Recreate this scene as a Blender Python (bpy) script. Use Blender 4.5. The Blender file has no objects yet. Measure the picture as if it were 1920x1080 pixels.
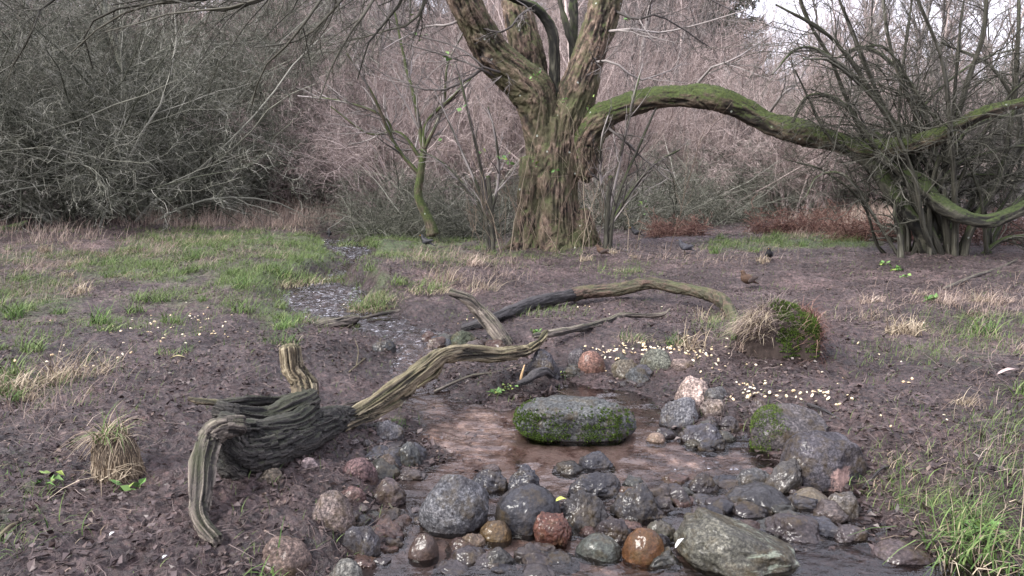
import bpy, math
import numpy as np

# ------------------------------------------------------------------ camera, sky, light, exposure
scene = bpy.context.scene
COL = scene.collection
CAM_H, F, PITCH = 1.3, 1500.0, math.atan(220 / 1500.0)
cam_d = bpy.data.cameras.new('camera')
cam_d.sensor_width = 36.0
cam_d.lens = 36.0 * F / 1920.0
cam_d.clip_start, cam_d.clip_end = 0.05, 2000
cam = bpy.data.objects.new('camera', cam_d)
cam.location = (0, 0, CAM_H)
cam.rotation_euler = (math.pi / 2 - PITCH, 0, 0)
COL.objects.link(cam)
scene.camera = cam

SUN_EL, SUN_AZ = math.radians(42), math.radians(-125)     # azimuth from +Y towards +X
world = bpy.data.worlds.new('World')
scene.world = world
world.use_nodes = True
nt = world.node_tree
nt.nodes.clear()
wo = nt.nodes.new('ShaderNodeOutputWorld')
bg = nt.nodes.new('ShaderNodeBackground')
sky = nt.nodes.new('ShaderNodeTexSky')
sky.sky_type = 'NISHITA'
sky.sun_disc = False
sky.sun_elevation = SUN_EL
sky.sun_rotation = SUN_AZ
sky.air_density = 1.2
sky.dust_density = 2.5
ctc = nt.nodes.new('ShaderNodeTexCoord')
cns = nt.nodes.new('ShaderNodeTexNoise')
cns.inputs['Scale'].default_value = 3.2
cns.inputs['Detail'].default_value = 5
crp = nt.nodes.new('ShaderNodeMapRange')
crp.inputs['From Min'].default_value = 0.32
crp.inputs['From Max'].default_value = 0.62
crp.inputs['To Min'].default_value = 0.55
cmx = nt.nodes.new('ShaderNodeMix')
cmx.data_type = 'RGBA'
cmx.inputs['B'].default_value = (8.3, 8.1, 9.3, 1)
nt.links.new(ctc.outputs['Generated'], cns.inputs['Vector'])
nt.links.new(cns.outputs['Fac'], crp.inputs['Value'])
nt.links.new(crp.outputs['Result'], cmx.inputs['Factor'])
nt.links.new(sky.outputs['Color'], cmx.inputs['A'])
nt.links.new(cmx.outputs['Result'], bg.inputs['Color'])
bg.inputs['Strength'].default_value = 0.11
nt.links.new(bg.outputs['Background'], wo.inputs['Surface'])

sun_d = bpy.data.lights.new('sun', 'SUN')
sun_d.energy = 2.7
sun_d.angle = math.radians(22)
sun_d.color = (1.0, 0.96, 0.91)
sun = bpy.data.objects.new('sun', sun_d)
COL.objects.link(sun)
sun.rotation_euler = (math.pi / 2 - SUN_EL, 0, -SUN_AZ + math.pi)

scene.view_settings.view_transform = 'Standard'
scene.view_settings.look = 'None'
scene.view_settings.exposure = 1.2
scene.view_settings.gamma = 1
scene.render.engine = 'CYCLES'
cy = scene.cycles
cy.max_bounces = 7
cy.diffuse_bounces = 3
cy.glossy_bounces = 3
cy.transmission_bounces = 4
cy.transparent_max_bounces = 12
cy.caustics_reflective = False
cy.caustics_refractive = False
cy.sample_clamp_indirect = 4
cy.use_denoising = True

RS = np.random.default_rng(11)

# ------------------------------------------------------------------ camera geometry helpers
CP, SP = math.cos(PITCH), math.sin(PITCH)


def ray(u, v):
    """unit-depth direction through pixel (u, v) of the 1920x1080 frame: x, y, z with y scaled to 1"""
    u = np.asarray(u, float)
    v = np.asarray(v, float)
    dx = u - 960
    a = 540 - v
    dy = F * CP + a * SP
    dz = -F * SP + a * CP
    return dx / dy, np.ones_like(dx), dz / dy


def at(u, v, y):
    x, _, z = ray(u, v)
    return np.array([float(x) * y, y, CAM_H + float(z) * y])


def px(y, z=0.0):
    """metres per pixel at depth y"""
    return (y * CP - (z - CAM_H) * SP) / F


def project(x, y, z):
    zz = z - CAM_H
    d = np.maximum(y * CP - zz * SP, 1e-3)
    return 960 + F * x / d, 540 - F * (y * SP + zz * CP) / d


# ------------------------------------------------------------------ numpy noise
def _h(ix, iy, iz, seed):
    n = (ix.astype(np.int64) * 374761393 + iy.astype(np.int64) * 668265263 + iz.astype(np.int64) * 2147483629 + seed * 1274126177) & 0xffffffff
    n = ((n ^ (n >> 13)) * 1274126177) & 0xffffffff
    n = ((n ^ (n >> 15)) * 2246822519) & 0xffffffff
    return ((n ^ (n >> 16)) & 0xffffff) / float(0xffffff)


def vn3(x, y, z, seed=0):
    x, y, z = np.broadcast_arrays(np.asarray(x, float), np.asarray(y, float), np.asarray(z, float))
    ix, iy, iz = np.floor(x), np.floor(y), np.floor(z)
    fx, fy, fz = x - ix, y - iy, z - iz
    fx, fy, fz = [t * t * t * (t * (t * 6 - 15) + 10) for t in (fx, fy, fz)]
    r = 0
    for a in (0, 1):
        for b in (0, 1):
            for c in (0, 1):
                w = (fx if a else 1 - fx) * (fy if b else 1 - fy) * (fz if c else 1 - fz)
                r = r + w * _h(ix + a, iy + b, iz + c, seed)
    return r * 2 - 1


def vn2(x, y, seed=0):
    x, y = np.broadcast_arrays(np.asarray(x, float), np.asarray(y, float))
    ix, iy = np.floor(x), np.floor(y)
    fx, fy = x - ix, y - iy
    fx, fy = [t * t * t * (t * (t * 6 - 15) + 10) for t in (fx, fy)]
    z = np.zeros_like(ix)
    r = 0
    for a in (0, 1):
        for b in (0, 1):
            w = (fx if a else 1 - fx) * (fy if b else 1 - fy)
            r = r + w * _h(ix + a, iy + b, z, seed)
    return r * 2 - 1


def fbm2(x, y, o=4, seed=0, g=0.5):
    r, a, f = 0, 1, 1
    for k in range(o):
        r = r + a * vn2(x * f + 17 * k, y * f - 9 * k, seed + k)
        a *= g
        f *= 2.07
    return r


def fbm3(x, y, z, o=4, seed=0, g=0.5):
    r, a, f = 0, 1, 1
    for k in range(o):
        r = r + a * vn3(x * f + 17 * k, y * f - 9 * k, z * f + 5 * k, seed + k)
        a *= g
        f *= 2.07
    return r


def sstep(x, a, b):
    t = np.clip((x - a) / (b - a), 0, 1)
    return t * t * (3 - 2 * t)


# ------------------------------------------------------------------ terrain function
def wl(y):
    y = np.asarray(y, float)
    t = np.clip((y - 4.9) / 2.2, 0, 1)
    return -0.14 + 0.095 * t * t * (3 - 2 * t) + 0.002 * (y - 4)


def flat_pt(u, v):
    y = 5.0
    x_, _, z_ = ray(u, v)
    for _ in range(12):
        y = (float(wl(y)) - CAM_H) / float(z_)
    return float(x_) * y, y


POOL = [(600, 1110), (690, 1030), (725, 965), (755, 905), (800, 880), (835, 862), (800, 825), (775, 785), (785, 750), (850, 748), (940, 768),
        (1000, 752), (1060, 728), (1140, 728), (1215, 745), (1245, 775), (1255, 805), (1290, 832), (1400, 832), (1445, 870), (1500, 915),
        (1600, 925), (1600, 965), (1640, 1020), (1740, 1057), (1920, 1066), (2500, 1110), (2500, 1500), (300, 1500)]
POOLW = np.array([flat_pt(*p) for p in POOL])
STREAM = [(612, 428, 16), (632, 446, 34), (655, 466, 34), (668, 486, 16), (650, 505, 12), (612, 528, 14), (600, 545, 66), (618, 572, 72), (675, 598, 46),
          (740, 622, 46), (800, 645, 46), (785, 668, 36), (760, 695, 36), (785, 728, 44), (830, 768, 40)]
STRW = []
for (u, v, w) in STREAM:
    x, y = flat_pt(u, v)
    STRW.append((x, y, w * px(y)))
STRW = np.array(STRW)


def sdist(x, y):
    """signed distance to the water's edge, negative in the water"""
    shp = x.shape
    x = x.ravel()
    y = y.ravel()
    best = np.full(x.shape, 1e9)
    inside = np.zeros(x.shape, bool)
    n = len(POOLW)
    for i in range(n):
        ax, ay = POOLW[i]
        bx, by = POOLW[(i + 1) % n]
        ex, ey = bx - ax, by - ay
        t = np.clip(((x - ax) * ex + (y - ay) * ey) / (ex * ex + ey * ey), 0, 1)
        best = np.minimum(best, np.hypot(x - ax - t * ex, y - ay - t * ey))
        c = ((ay > y) != (by > y)) & (x < ex * (y - ay) / (by - ay + 1e-12) + ax)
        inside ^= c
    sd = np.where(inside, -best, best)
    for i in range(len(STRW) - 1):
        ax, ay, ar = STRW[i]
        bx, by, br = STRW[i + 1]
        ex, ey = bx - ax, by - ay
        t = np.clip(((x - ax) * ex + (y - ay) * ey) / (ex * ex + ey * ey), 0, 1)
        d = np.hypot(x - ax - t * ex, y - ay - t * ey) - (ar + t * (br - ar))
        sd = np.minimum(sd, d)
    return sd.reshape(shp)


TREE_XY = at(1035, 470, 13.0)[:2]
MOUNDS = []     # x, y, radius, height


def add_mound(u, v, y, r, h):
    p = at(u, v, y)
    MOUNDS.append((p[0], p[1], r, h))


add_mound(1035, 470, 13.0, 1.2, 0.10)
add_mound(1455, 660, 6.0, 0.42, 0.10)
add_mound(590, 525, 8.2, 0.9, 0.07)
add_mound(770, 500, 9.8, 1.3, 0.20)
add_mound(690, 545, 8.6, 0.45, 0.10)
add_mound(700, 450, 13.5, 0.8, 0.12)
add_mound(520, 500, 10.2, 1.8, 0.10)
add_mound(200, 870, 3.7, 0.28, 0.05)
add_mound(1260, 610, 6.8, 0.9, 0.09)
add_mound(1850, 960, 3.3, 0.8, 0.07)
add_mound(560, 860, 3.6, 0.5, 0.05)
add_mound(320, 650, 5.3, 0.22, -0.07)
add_mound(1590, 705, 5.1, 0.10, -0.05)


def H(x, y, fine=True, want_sd=False):
    x = np.asarray(x, float)
    y = np.asarray(y, float)
    r = np.hypot(x, y)
    ang = x / np.maximum(y, 0.5)
    sl = 0.30 * (1 - sstep(ang, 0.17, 0.36))
    z = sl * np.maximum(y - 27, 0) * sstep(y, 24, 40) * (1 - 0.7 * sstep(y, 70, 200))
    near = (r < 22)
    sd = np.full(x.shape, 5.0)
    if near.any():
        sd[near] = sdist(x[near], y[near])
    calm = sstep(sd, 0.1, 1.3)
    z = z + 0.05 * fbm2(x * 0.7, y * 0.7, 3, 3) * sstep(r, 2, 6) * (0.2 + 0.8 * calm)
    z = z + 0.02 * np.maximum(np.abs(x) - 1.5, 0) * (y < 30)
    for mx, my, mr, mh in MOUNDS:
        z = z + mh * np.exp(-((x - mx) ** 2 + (y - my) ** 2) / (mr * mr)) * sstep(sd, 0.0, 0.28)
    ssd = sd + 0.05 * vn2(x * 5, y * 5, 40) + 0.025 * vn2(x * 14, y * 14, 41)
    w = 0.75 - 0.45 * sstep(y, 6.5, 8.5)
    w = w * (1 + 0.35 * vn2(x * 1.3, y * 1.3, 9))
    level = wl(y)
    t = np.clip(ssd / w, 0, 1)
    t = t ** 0.75
    t = t * t * (3 - 2 * t) * 0.5 + t * 0.5
    bed = level - 0.006 - 0.022 * sstep(-ssd, 0.0, 0.3) - 0.03 * np.exp(-((x - 1.15) ** 2 + (y - 4.15) ** 2) / .12)
    z = np.where(ssd > 0, bed + (z - bed) * t, bed)
    if fine:
        dry = sstep(ssd, -0.05, 0.25)
        amp = 0.45 + 0.55 * dry
        n1 = fbm2(x * 5.5, y * 5.5, 3, 21)
        n2 = fbm2(x * 17, y * 17, 3, 31)
        rid = 1 - np.abs(vn2(x * 30 + 2 * n1, y * 30, 51)) * 2
        fade = 1 - sstep(r, 25, 45)
        z = z + dry * 0.016 * fbm2(x * 2.4, y * 2.4, 2, 61) * fade
        z = z + fade * amp * (0.020 * n1 + 0.013 * (0.5 - np.abs(n2) * 1.5) + 0.005 * rid) * (0.25 + 0.75 * sstep(ssd, -.02, .06))
    if want_sd:
        return z, ssd
    return z


GX0, GY0, GS = -9.0, 1.0, 0.03
GRX, GRY = np.meshgrid(np.arange(GX0, 9.5, GS), np.arange(GY0, 21.9, GS))
HG = H(GRX, GRY, False)


def Hc(x, y):
    x, y = np.broadcast_arrays(np.asarray(x, float), np.asarray(y, float))
    fx, fy = (x - GX0) / GS, (y - GY0) / GS
    ok = (fx >= 0) & (fy >= 0) & (fx < HG.shape[1] - 1.01) & (fy < HG.shape[0] - 1.01)
    ix, iy = np.where(ok, fx, 0).astype(int), np.where(ok, fy, 0).astype(int)
    a, b = np.where(ok, fx - ix, 0), np.where(ok, fy - iy, 0)
    r = (HG[iy, ix] * (1 - a) + HG[iy, ix + 1] * a) * (1 - b) + (HG[iy + 1, ix] * (1 - a) + HG[iy + 1, ix + 1] * a) * b
    if not ok.all():
        r = r.copy()
        r[~ok] = H(x[~ok], y[~ok], False)
    return r


def G(u, v):
    """where the ray through pixel (u, v) meets the ground (arrays)"""
    u = np.atleast_1d(np.asarray(u, float))
    v = np.atleast_1d(np.asarray(v, float))
    rx, _, rz = ray(u, v)
    ys = np.geomspace(1.5, 60, 260)
    hit = np.full(u.shape, 60.0)
    done = np.zeros(u.shape, bool)
    for yy in ys:
        z = CAM_H + rz * yy
        g = Hc(rx * yy, np.full(u.shape, yy))
        m = (~done) & (z < g)
        hit[m] = yy
        done |= m
        if done.all():
            break
    lo, hi = hit / (ys[1] / ys[0]), hit.copy()
    for _ in range(7):
        mid = (lo + hi) / 2
        below = CAM_H + rz * mid < Hc(rx * mid, mid)
        hi = np.where(below, mid, hi)
        lo = np.where(below, lo, mid)
    x, y = rx * hi, hi
    return np.stack([x, y, H(x, y)], -1)


def g1(u, v):
    return G(u, v)[0]


# ------------------------------------------------------------------ mesh helpers
def mkmesh(name, V, faces, mats=(), mi=None, attrs=None, smooth=True):
    """faces: list of int arrays (n,3) or (n,4)"""
    V = np.asarray(V, np.float32).reshape(-1, 3)
    faces = [np.asarray(f, np.int32) for f in faces if len(f)]
    me = bpy.data.meshes.new(name)
    me.vertices.add(len(V))
    me.vertices.foreach_set('co', V.ravel())
    loops = np.concatenate([f.ravel() for f in faces])
    sizes = np.concatenate([np.full(len(f), f.shape[1], np.int32) for f in faces])
    me.loops.add(len(loops))
    me.loops.foreach_set('vertex_index', loops)
    me.polygons.add(len(sizes))
    starts = np.concatenate([[0], np.cumsum(sizes)[:-1]]).astype(np.int32)
    me.polygons.foreach_set('loop_start', starts)
    me.polygons.foreach_set('loop_total', sizes)
    if mi is not None:
        me.polygons.foreach_set('material_index', np.asarray(mi, np.int32))
    me.polygons.foreach_set('use_smooth', np.full(len(sizes), smooth))
    for m in (mats if isinstance(mats, (list, tuple)) else [mats]):
        me.materials.append(m)
    for k, a in (attrs or {}).items():
        a = np.asarray(a, np.float32)
        if a.ndim == 1:
            at_ = me.attributes.new(k, 'FLOAT', 'POINT')
            at_.data.foreach_set('value', a)
        else:
            at_ = me.attributes.new(k, 'FLOAT_VECTOR', 'POINT')
            at_.data.foreach_set('vector', a.ravel())
    me.update(calc_edges=True)
    return me


def obj(name, me, parent=None, loc=None):
    o = bpy.data.objects.new(name, me)
    COL.objects.link(o)
    if parent is not None:
        o.parent = parent
    if loc is not None:
        o.location = loc
    return o


def tag(o, label=None, cat=None, group=None, kind=None):
    if label:
        o['label'] = label
    if cat:
        o['category'] = cat
    if group:
        o['group'] = group
    if kind:
        o['kind'] = kind
    return o


def thing(name, label, cat, loc=(0, 0, 0), group=None):
    return tag(obj(name, None, None, tuple(float(c) for c in loc)), label, cat, group)


def copy_thing(root, loc, rz=0.0, s=1.0, label=None, group=None):
    r = root.copy()
    COL.objects.link(r)
    r.location = tuple(float(c) for c in loc)
    r.rotation_euler = (0, 0, rz)
    r.scale = (s, s, s) if not isinstance(s, tuple) else s
    if label:
        r['label'] = label
    if group:
        r['group'] = group
    for ch in root.children:
        c = ch.copy()
        c.parent = r
        COL.objects.link(c)
    return r


def unit(a):
    return a / np.maximum(np.linalg.norm(a, axis=-1, keepdims=True), 1e-9)


def tubes(P, R, k=3):
    """P (N,K,3), R (N,K) -> verts, quads"""
    N, K, _ = P.shape
    T = np.empty_like(P)
    T[:, 1:-1] = P[:, 2:] - P[:, :-2]
    T[:, 0] = P[:, 1] - P[:, 0]
    T[:, -1] = P[:, -1] - P[:, -2]
    T = unit(T)
    ref = np.where(np.abs(T[:, :1, 2:3]) > 0.8, np.array([1.0, 0, 0]), np.array([0, 0, 1.0]))
    ref = np.broadcast_to(ref, T.shape)
    A = unit(np.cross(T, ref))
    B = np.cross(T, A)
    th = np.arange(k) / k * 2 * math.pi
    V = P[:, :, None, :] + R[:, :, None, None] * (np.cos(th)[None, None, :, None] * A[:, :, None, :] + np.sin(th)[None, None, :, None] * B[:, :, None, :])
    base = (np.arange(N)[:, None, None] * K + np.arange(K - 1)[None, :, None]) * k
    j = np.arange(k)[None, None, :]
    j2 = (j + 1) % k
    Fq = np.stack([base + j, base + j2, base + k + j2, base + k + j], -1).reshape(-1, 4)
    return V.reshape(-1, 3), Fq


class MB:
    def __init__(self):
        self.V, self.F3, self.F4, self.n = [], [], [], 0
        self.A = {}

    def add(self, V, Fs, **attrs):
        V = np.asarray(V).reshape(-1, 3)
        for f in Fs:
            f = np.asarray(f)
            if len(f):
                (self.F3 if f.shape[1] == 3 else self.F4).append(f + self.n)
        self.V.append(V)
        self.n += len(V)
        for k, a in attrs.items():
            self.A.setdefault(k, []).append(np.broadcast_to(np.asarray(a, float), (len(V),)) if np.ndim(a) < 2 else a)

    def mesh(self, name, mat, smooth=True):
        fs = []
        if self.F3:
            fs.append(np.concatenate(self.F3))
        if self.F4:
            fs.append(np.concatenate(self.F4))
        return mkmesh(name, np.concatenate(self.V), fs, mat, None, {k: np.concatenate(v) for k, v in self.A.items()}, smooth)


def catmull(C, step=0.05):
    """resample control rows (x,y,z,r...) with a Catmull-Rom spline"""
    C = np.asarray(C, float)
    if len(C) == 2:
        C = np.stack([C[0], (C[0] + C[1]) / 2, C[1]])
    E = np.concatenate([[2 * C[0] - C[1]], C, [2 * C[-1] - C[-2]]])
    out = []
    for i in range(len(C) - 1):
        p0, p1, p2, p3 = E[i:i + 4]
        n = max(2, int(np.linalg.norm(p2[:3] - p1[:3]) / step))
        t = (np.arange(n) / n)[:, None]
        out.append(0.5 * (2 * p1 + (p2 - p0) * t + (2 * p0 - 5 * p1 + 4 * p2 - p3) * t * t + (3 * p1 - p0 - 3 * p2 + p3) * t ** 3))
    out.append(C[-1:])
    return np.concatenate(out)


def round_tube(C, segs=16, cap=True):
    """one tube with parallel transport and rounded ends; C rows x,y,z,r"""
    P, R = C[:, :3], C[:, 3]
    n = len(P)
    T = unit(np.gradient(P, axis=0))
    A = np.zeros_like(P)
    a = np.cross(T[0], [0, 0, 1.0])
    if np.linalg.norm(a) < 0.1:
        a = np.cross(T[0], [0, 1.0, 0])
    a /= np.linalg.norm(a)
    for i in range(n):
        a = a - T[i] * np.dot(a, T[i])
        a /= np.linalg.norm(a)
        A[i] = a
    B = np.cross(T, A)
    th = np.arange(segs) / segs * 2 * math.pi
    V = P[:, None] + R[:, None, None] * (np.cos(th)[None, :, None] * A[:, None] + np.sin(th)[None, :, None] * B[:, None])
    s = np.concatenate([[0], np.cumsum(np.linalg.norm(np.diff(P, axis=0), axis=1))])
    bark = np.stack([np.broadcast_to(np.cos(th)[None], (n, segs)) * R[:, None], np.broadcast_to(np.sin(th)[None], (n, segs)) * R[:, None],
                     np.broadcast_to(s[:, None], (n, segs))], -1)
    i = (np.arange(n - 1) * segs)[:, None]
    j = np.arange(segs)[None]
    Fq = np.stack([i + j, i + (j + 1) % segs, i + segs + (j + 1) % segs, i + segs + j], -1).reshape(-1, 4)
    V = V.reshape(-1, 3)
    bark = bark.reshape(-1, 3)
    Fs = [Fq]
    if cap:
        e0, e1 = P[0] - T[0] * R[0] * 0.35, P[-1] + T[-1] * R[-1] * 0.35
        m = len(V)
        V = np.concatenate([V, [e0, e1]])
        bark = np.concatenate([bark, [[0, 0, s[0]], [0, 0, s[-1]]]])
        jj = np.arange(segs)
        f0 = np.stack([(jj + 1) % segs, jj, np.full(segs, m)], -1)
        b = (n - 1) * segs
        f1 = np.stack([b + jj, b + (jj + 1) % segs, np.full(segs, m + 1)], -1)
        Fs.append(np.concatenate([f0, f1]))
    return V, Fs, bark


def vnormals(me):
    n = len(me.vertices)
    a = np.empty(n * 3, np.float32)
    me.vertex_normals.foreach_get('vector', a)
    return a.reshape(-1, 3)


def organic(name, limbs, voxel, mat, amp=0.02, f_round=14.0, f_along=2.2, lump=0.03, seed=1, smooth_it=4, ridged=True):
    """limbs (each a list of x,y,z,r rows) fused to one skin with furrows running along the grain"""
    mb = MB()
    cl = []
    s0 = 0
    for L in limbs:
        C = catmull(L, max(voxel * 2, 0.02))
        V, Fs, _ = round_tube(C, 20)
        mb.add(V, Fs)
        s = np.concatenate([[0], np.cumsum(np.linalg.norm(np.diff(C[:, :3], axis=0), axis=1))]) + s0
        T = unit(np.gradient(C[:, :3], axis=0))
        cl.append(np.concatenate([C, s[:, None], T], 1))
        s0 += 3.7
    me = mb.mesh(name + '_tmp', mat)
    o = bpy.data.objects.new('tmp', me)
    COL.objects.link(o)
    m = o.modifiers.new('r', 'REMESH')
    m.mode = 'VOXEL'
    m.voxel_size = voxel
    if smooth_it:
        sm = o.modifiers.new('s', 'SMOOTH')
        sm.factor = 0.6
        sm.iterations = smooth_it
    dg = bpy.context.evaluated_depsgraph_get()
    dg.update()
    me2 = bpy.data.meshes.new_from_object(o.evaluated_get(dg))
    bpy.data.objects.remove(o)
    bpy.data.meshes.remove(me)
    n = len(me2.vertices)
    V = np.empty(n * 3, np.float32)
    me2.vertices.foreach_get('co', V)
    V = V.reshape(-1, 3).astype(float)
    N = vnormals(me2)
    CL = np.concatenate(cl)
    idx = np.empty(n, int)
    for a in range(0, n, 20000):
        d = np.linalg.norm(V[a:a + 20000, None] - CL[None, :, :3], axis=2) - 0.8 * CL[None, :, 3]
        idx[a:a + 20000] = d.argmin(1)
    C = CL[idx]
    rel = V - C[:, :3]
    T = C[:, 5:8]
    al = (rel * T).sum(1)
    sl = C[:, 4] + al
    rad = rel - T * al[:, None]
    tw = 0.5 * np.sin(sl * 2.3)
    cx, cz = rad[:, 0] + rad[:, 1] * 0.6 + tw * 0.02, rad[:, 2] + rad[:, 1] * 0.8
    bark = np.stack([cx, cz, sl], 1)
    nn = fbm3(cx * f_round, cz * f_round, sl * f_along, 4, seed, 0.55)
    if ridged:
        nn = 0.55 - np.abs(nn) * 1.6
    cr = np.abs(vn3(cx * f_round * .42, cz * f_round * .42, sl * f_along * .32, seed + 40) + .25 * vn3(cx * f_round, cz * f_round, sl * f_along, seed + 41))
    nn = nn - 1.1 * np.clip(1 - cr / .07, 0, 1)
    lm = fbm3(V[:, 0] / (lump * 18), V[:, 1] / (lump * 18), V[:, 2] / (lump * 18), 3, seed + 9)
    V = V + N * (nn * amp + lm * lump)[:, None]
    me2.vertices.foreach_set('co', V.astype(np.float32).ravel())
    a = me2.attributes.new('bark', 'FLOAT_VECTOR', 'POINT')
    a.data.foreach_set('vector', bark.astype(np.float32).ravel())
    a = me2.attributes.new('groove', 'FLOAT', 'POINT')
    a.data.foreach_set('value', nn.astype(np.float32))
    me2.materials.clear()
    me2.materials.append(mat)
    me2.polygons.foreach_set('use_smooth', np.ones(len(me2.polygons), bool))
    me2.name = name
    me2.update()
    return me2


# ------------------------------------------------------------------ branching growth
def grow(P0, D0, L, K, wig, up, rng):
    N = len(P0)
    P = np.zeros((N, K, 3))
    P[:, 0] = P0
    D = unit(D0)
    st = (L / (K - 1))[:, None]
    for k in range(1, K):
        P[:, k] = P[:, k - 1] + D * st
        D = unit(D + wig * rng.normal(size=(N, 3)) + np.array([0, 0, 1.0]) * up)
    return P


def spawn(P, R, L, n, t0, t1, ang, lf, rf, rng, angj=0.25):
    N, K, _ = P.shape
    idx = np.repeat(np.arange(N), n)
    t = rng.uniform(t0, t1, len(idx)) * (K - 1)
    k = np.minimum(t.astype(int), K - 2)
    f = (t - k)[:, None]
    A, B = P[idx, k], P[idx, k + 1]
    pos = A * (1 - f) + B * f
    T = unit(B - A)
    perp = unit(np.cross(T, rng.normal(size=T.shape)))
    a = (ang + angj * rng.normal(size=len(idx)))[:, None]
    D = T * np.cos(a) + perp * np.sin(a)
    r = (R[idx, k] * (1 - f[:, 0]) + R[idx, k + 1] * f[:, 0]) * rf
    le = L[idx] * lf * rng.uniform(0.55, 1.25, len(idx)) * (1.1 - 0.55 * t / (K - 1))
    return pos, D, le, r


def system(P, R, L, levels, rng):
    out = [(P, R)]
    for lv in levels:
        pos, D, le, r = spawn(P, R, L, lv['n'], lv.get('t0', 0.15), lv.get('t1', 1.0), lv.get('ang', 0.7), lv.get('len', 0.5), lv.get('rf', 0.6), rng)
        K = lv.get('K', 5)
        P = grow(pos, D, le, K, lv.get('wig', 0.15), lv.get('up', 0.02), rng)
        r = np.maximum(r, lv.get('rmin', 0.0018))
        R = r[:, None] * np.linspace(1, lv.get('tip', 0.35), K)[None]
        L = le
        out.append((P, R))
    return out


def sys_mesh(name, lv, mat, sides, tone_rng, dim=1.0):
    mb = MB()
    for (P, R), k in zip(lv, sides):
        V, Fq = tubes(P, R, k)
        q = tone_rng.random(len(P))
        tn = np.repeat(dim * np.where(q < .55, q * .7, .45 + q * .55), P.shape[1] * k)
        mb.add(V, [Fq], tone=tn)
    return mb.mesh(name, mat)


# ------------------------------------------------------------------ materials
def nodes(name):
    m = bpy.data.materials.new(name)
    m.use_nodes = True
    t = m.node_tree
    return m, t, t.nodes['Principled BSDF'], t.nodes['Material Output']


def N_(t, typ, **kw):
    n = t.nodes.new('ShaderNode' + typ)
    for k, v in kw.items():
        if hasattr(n, k):
            setattr(n, k, v)
        else:
            n.inputs[k.replace('_', ' ')].default_value = v
    return n


def noise(t, scale, vec=None, detail=4, rough=0.6, dist=0.0):
    n = N_(t, 'TexNoise')
    n.inputs['Scale'].default_value = scale
    n.inputs['Detail'].default_value = detail
    n.inputs['Roughness'].default_value = rough
    n.inputs['Distortion'].default_value = dist
    if vec is not None:
        t.links.new(vec, n.inputs['Vector'])
    return n.outputs['Fac']


def ramp(t, fac, stops, interp='LINEAR'):
    r = N_(t, 'ValToRGB')
    r.color_ramp.interpolation = interp
    e = r.color_ramp.elements
    while len(e) < len(stops):
        e.new(0.5)
    for el, (p, c) in zip(e, stops):
        el.position = p
        el.color = (*c, 1) if len(c) == 3 else c
    t.links.new(fac, r.inputs['Fac'])
    return r.outputs['Color']


def mix(t, fac, a, b, mode='MIX'):
    m = N_(t, 'Mix')
    m.data_type = 'RGBA'
    m.blend_type = mode
    for inp, v in (('Factor', fac), ('A', a), ('B', b)):
        if hasattr(v, 'is_linked') or hasattr(v, 'links'):
            t.links.new(v, m.inputs[inp] if inp == 'Factor' else [i for i in m.inputs if i.name == inp and i.type == 'RGBA'][0])
        else:
            (m.inputs['Factor'] if inp == 'Factor' else [i for i in m.inputs if i.name == inp and i.type == 'RGBA'][0]).default_value = v if inp == 'Factor' else (*v, 1)
    return m.outputs[2]


def rng_(t, fac, a, b, c=0.0, d=1.0):
    m = N_(t, 'MapRange')
    m.inputs['From Min'].default_value = a
    m.inputs['From Max'].default_value = b
    m.inputs['To Min'].default_value = c
    m.inputs['To Max'].default_value = d
    t.links.new(fac, m.inputs['Value'])
    return m.outputs['Result']


def mth(t, op, a, b=None):
    m = N_(t, 'Math')
    m.operation = op
    for i, v in enumerate((a, b)):
        if v is None:
            continue
        if hasattr(v, 'links'):
            t.links.new(v, m.inputs[i])
        else:
            m.inputs[i].default_value = v
    return m.outputs[0]


def attr(t, name, out='Fac'):
    a = N_(t, 'Attribute')
    a.attribute_name = name
    return a.outputs[out]


def objco(t):
    return N_(t, 'TexCoord').outputs['Object']


def bump(t, h, strength, dist, p):
    b = N_(t, 'Bump')
    b.inputs['Strength'].default_value = strength
    b.inputs['Distance'].default_value = dist
    t.links.new(h, b.inputs['Height'])
    t.links.new(b.outputs['Normal'], p.inputs['Normal'])
    return b


def scaled(t, vec, s):
    m = N_(t, 'Mapping')
    m.inputs['Scale'].default_value = s
    t.links.new(vec, m.inputs['Vector'])
    return m.outputs['Vector']


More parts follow.
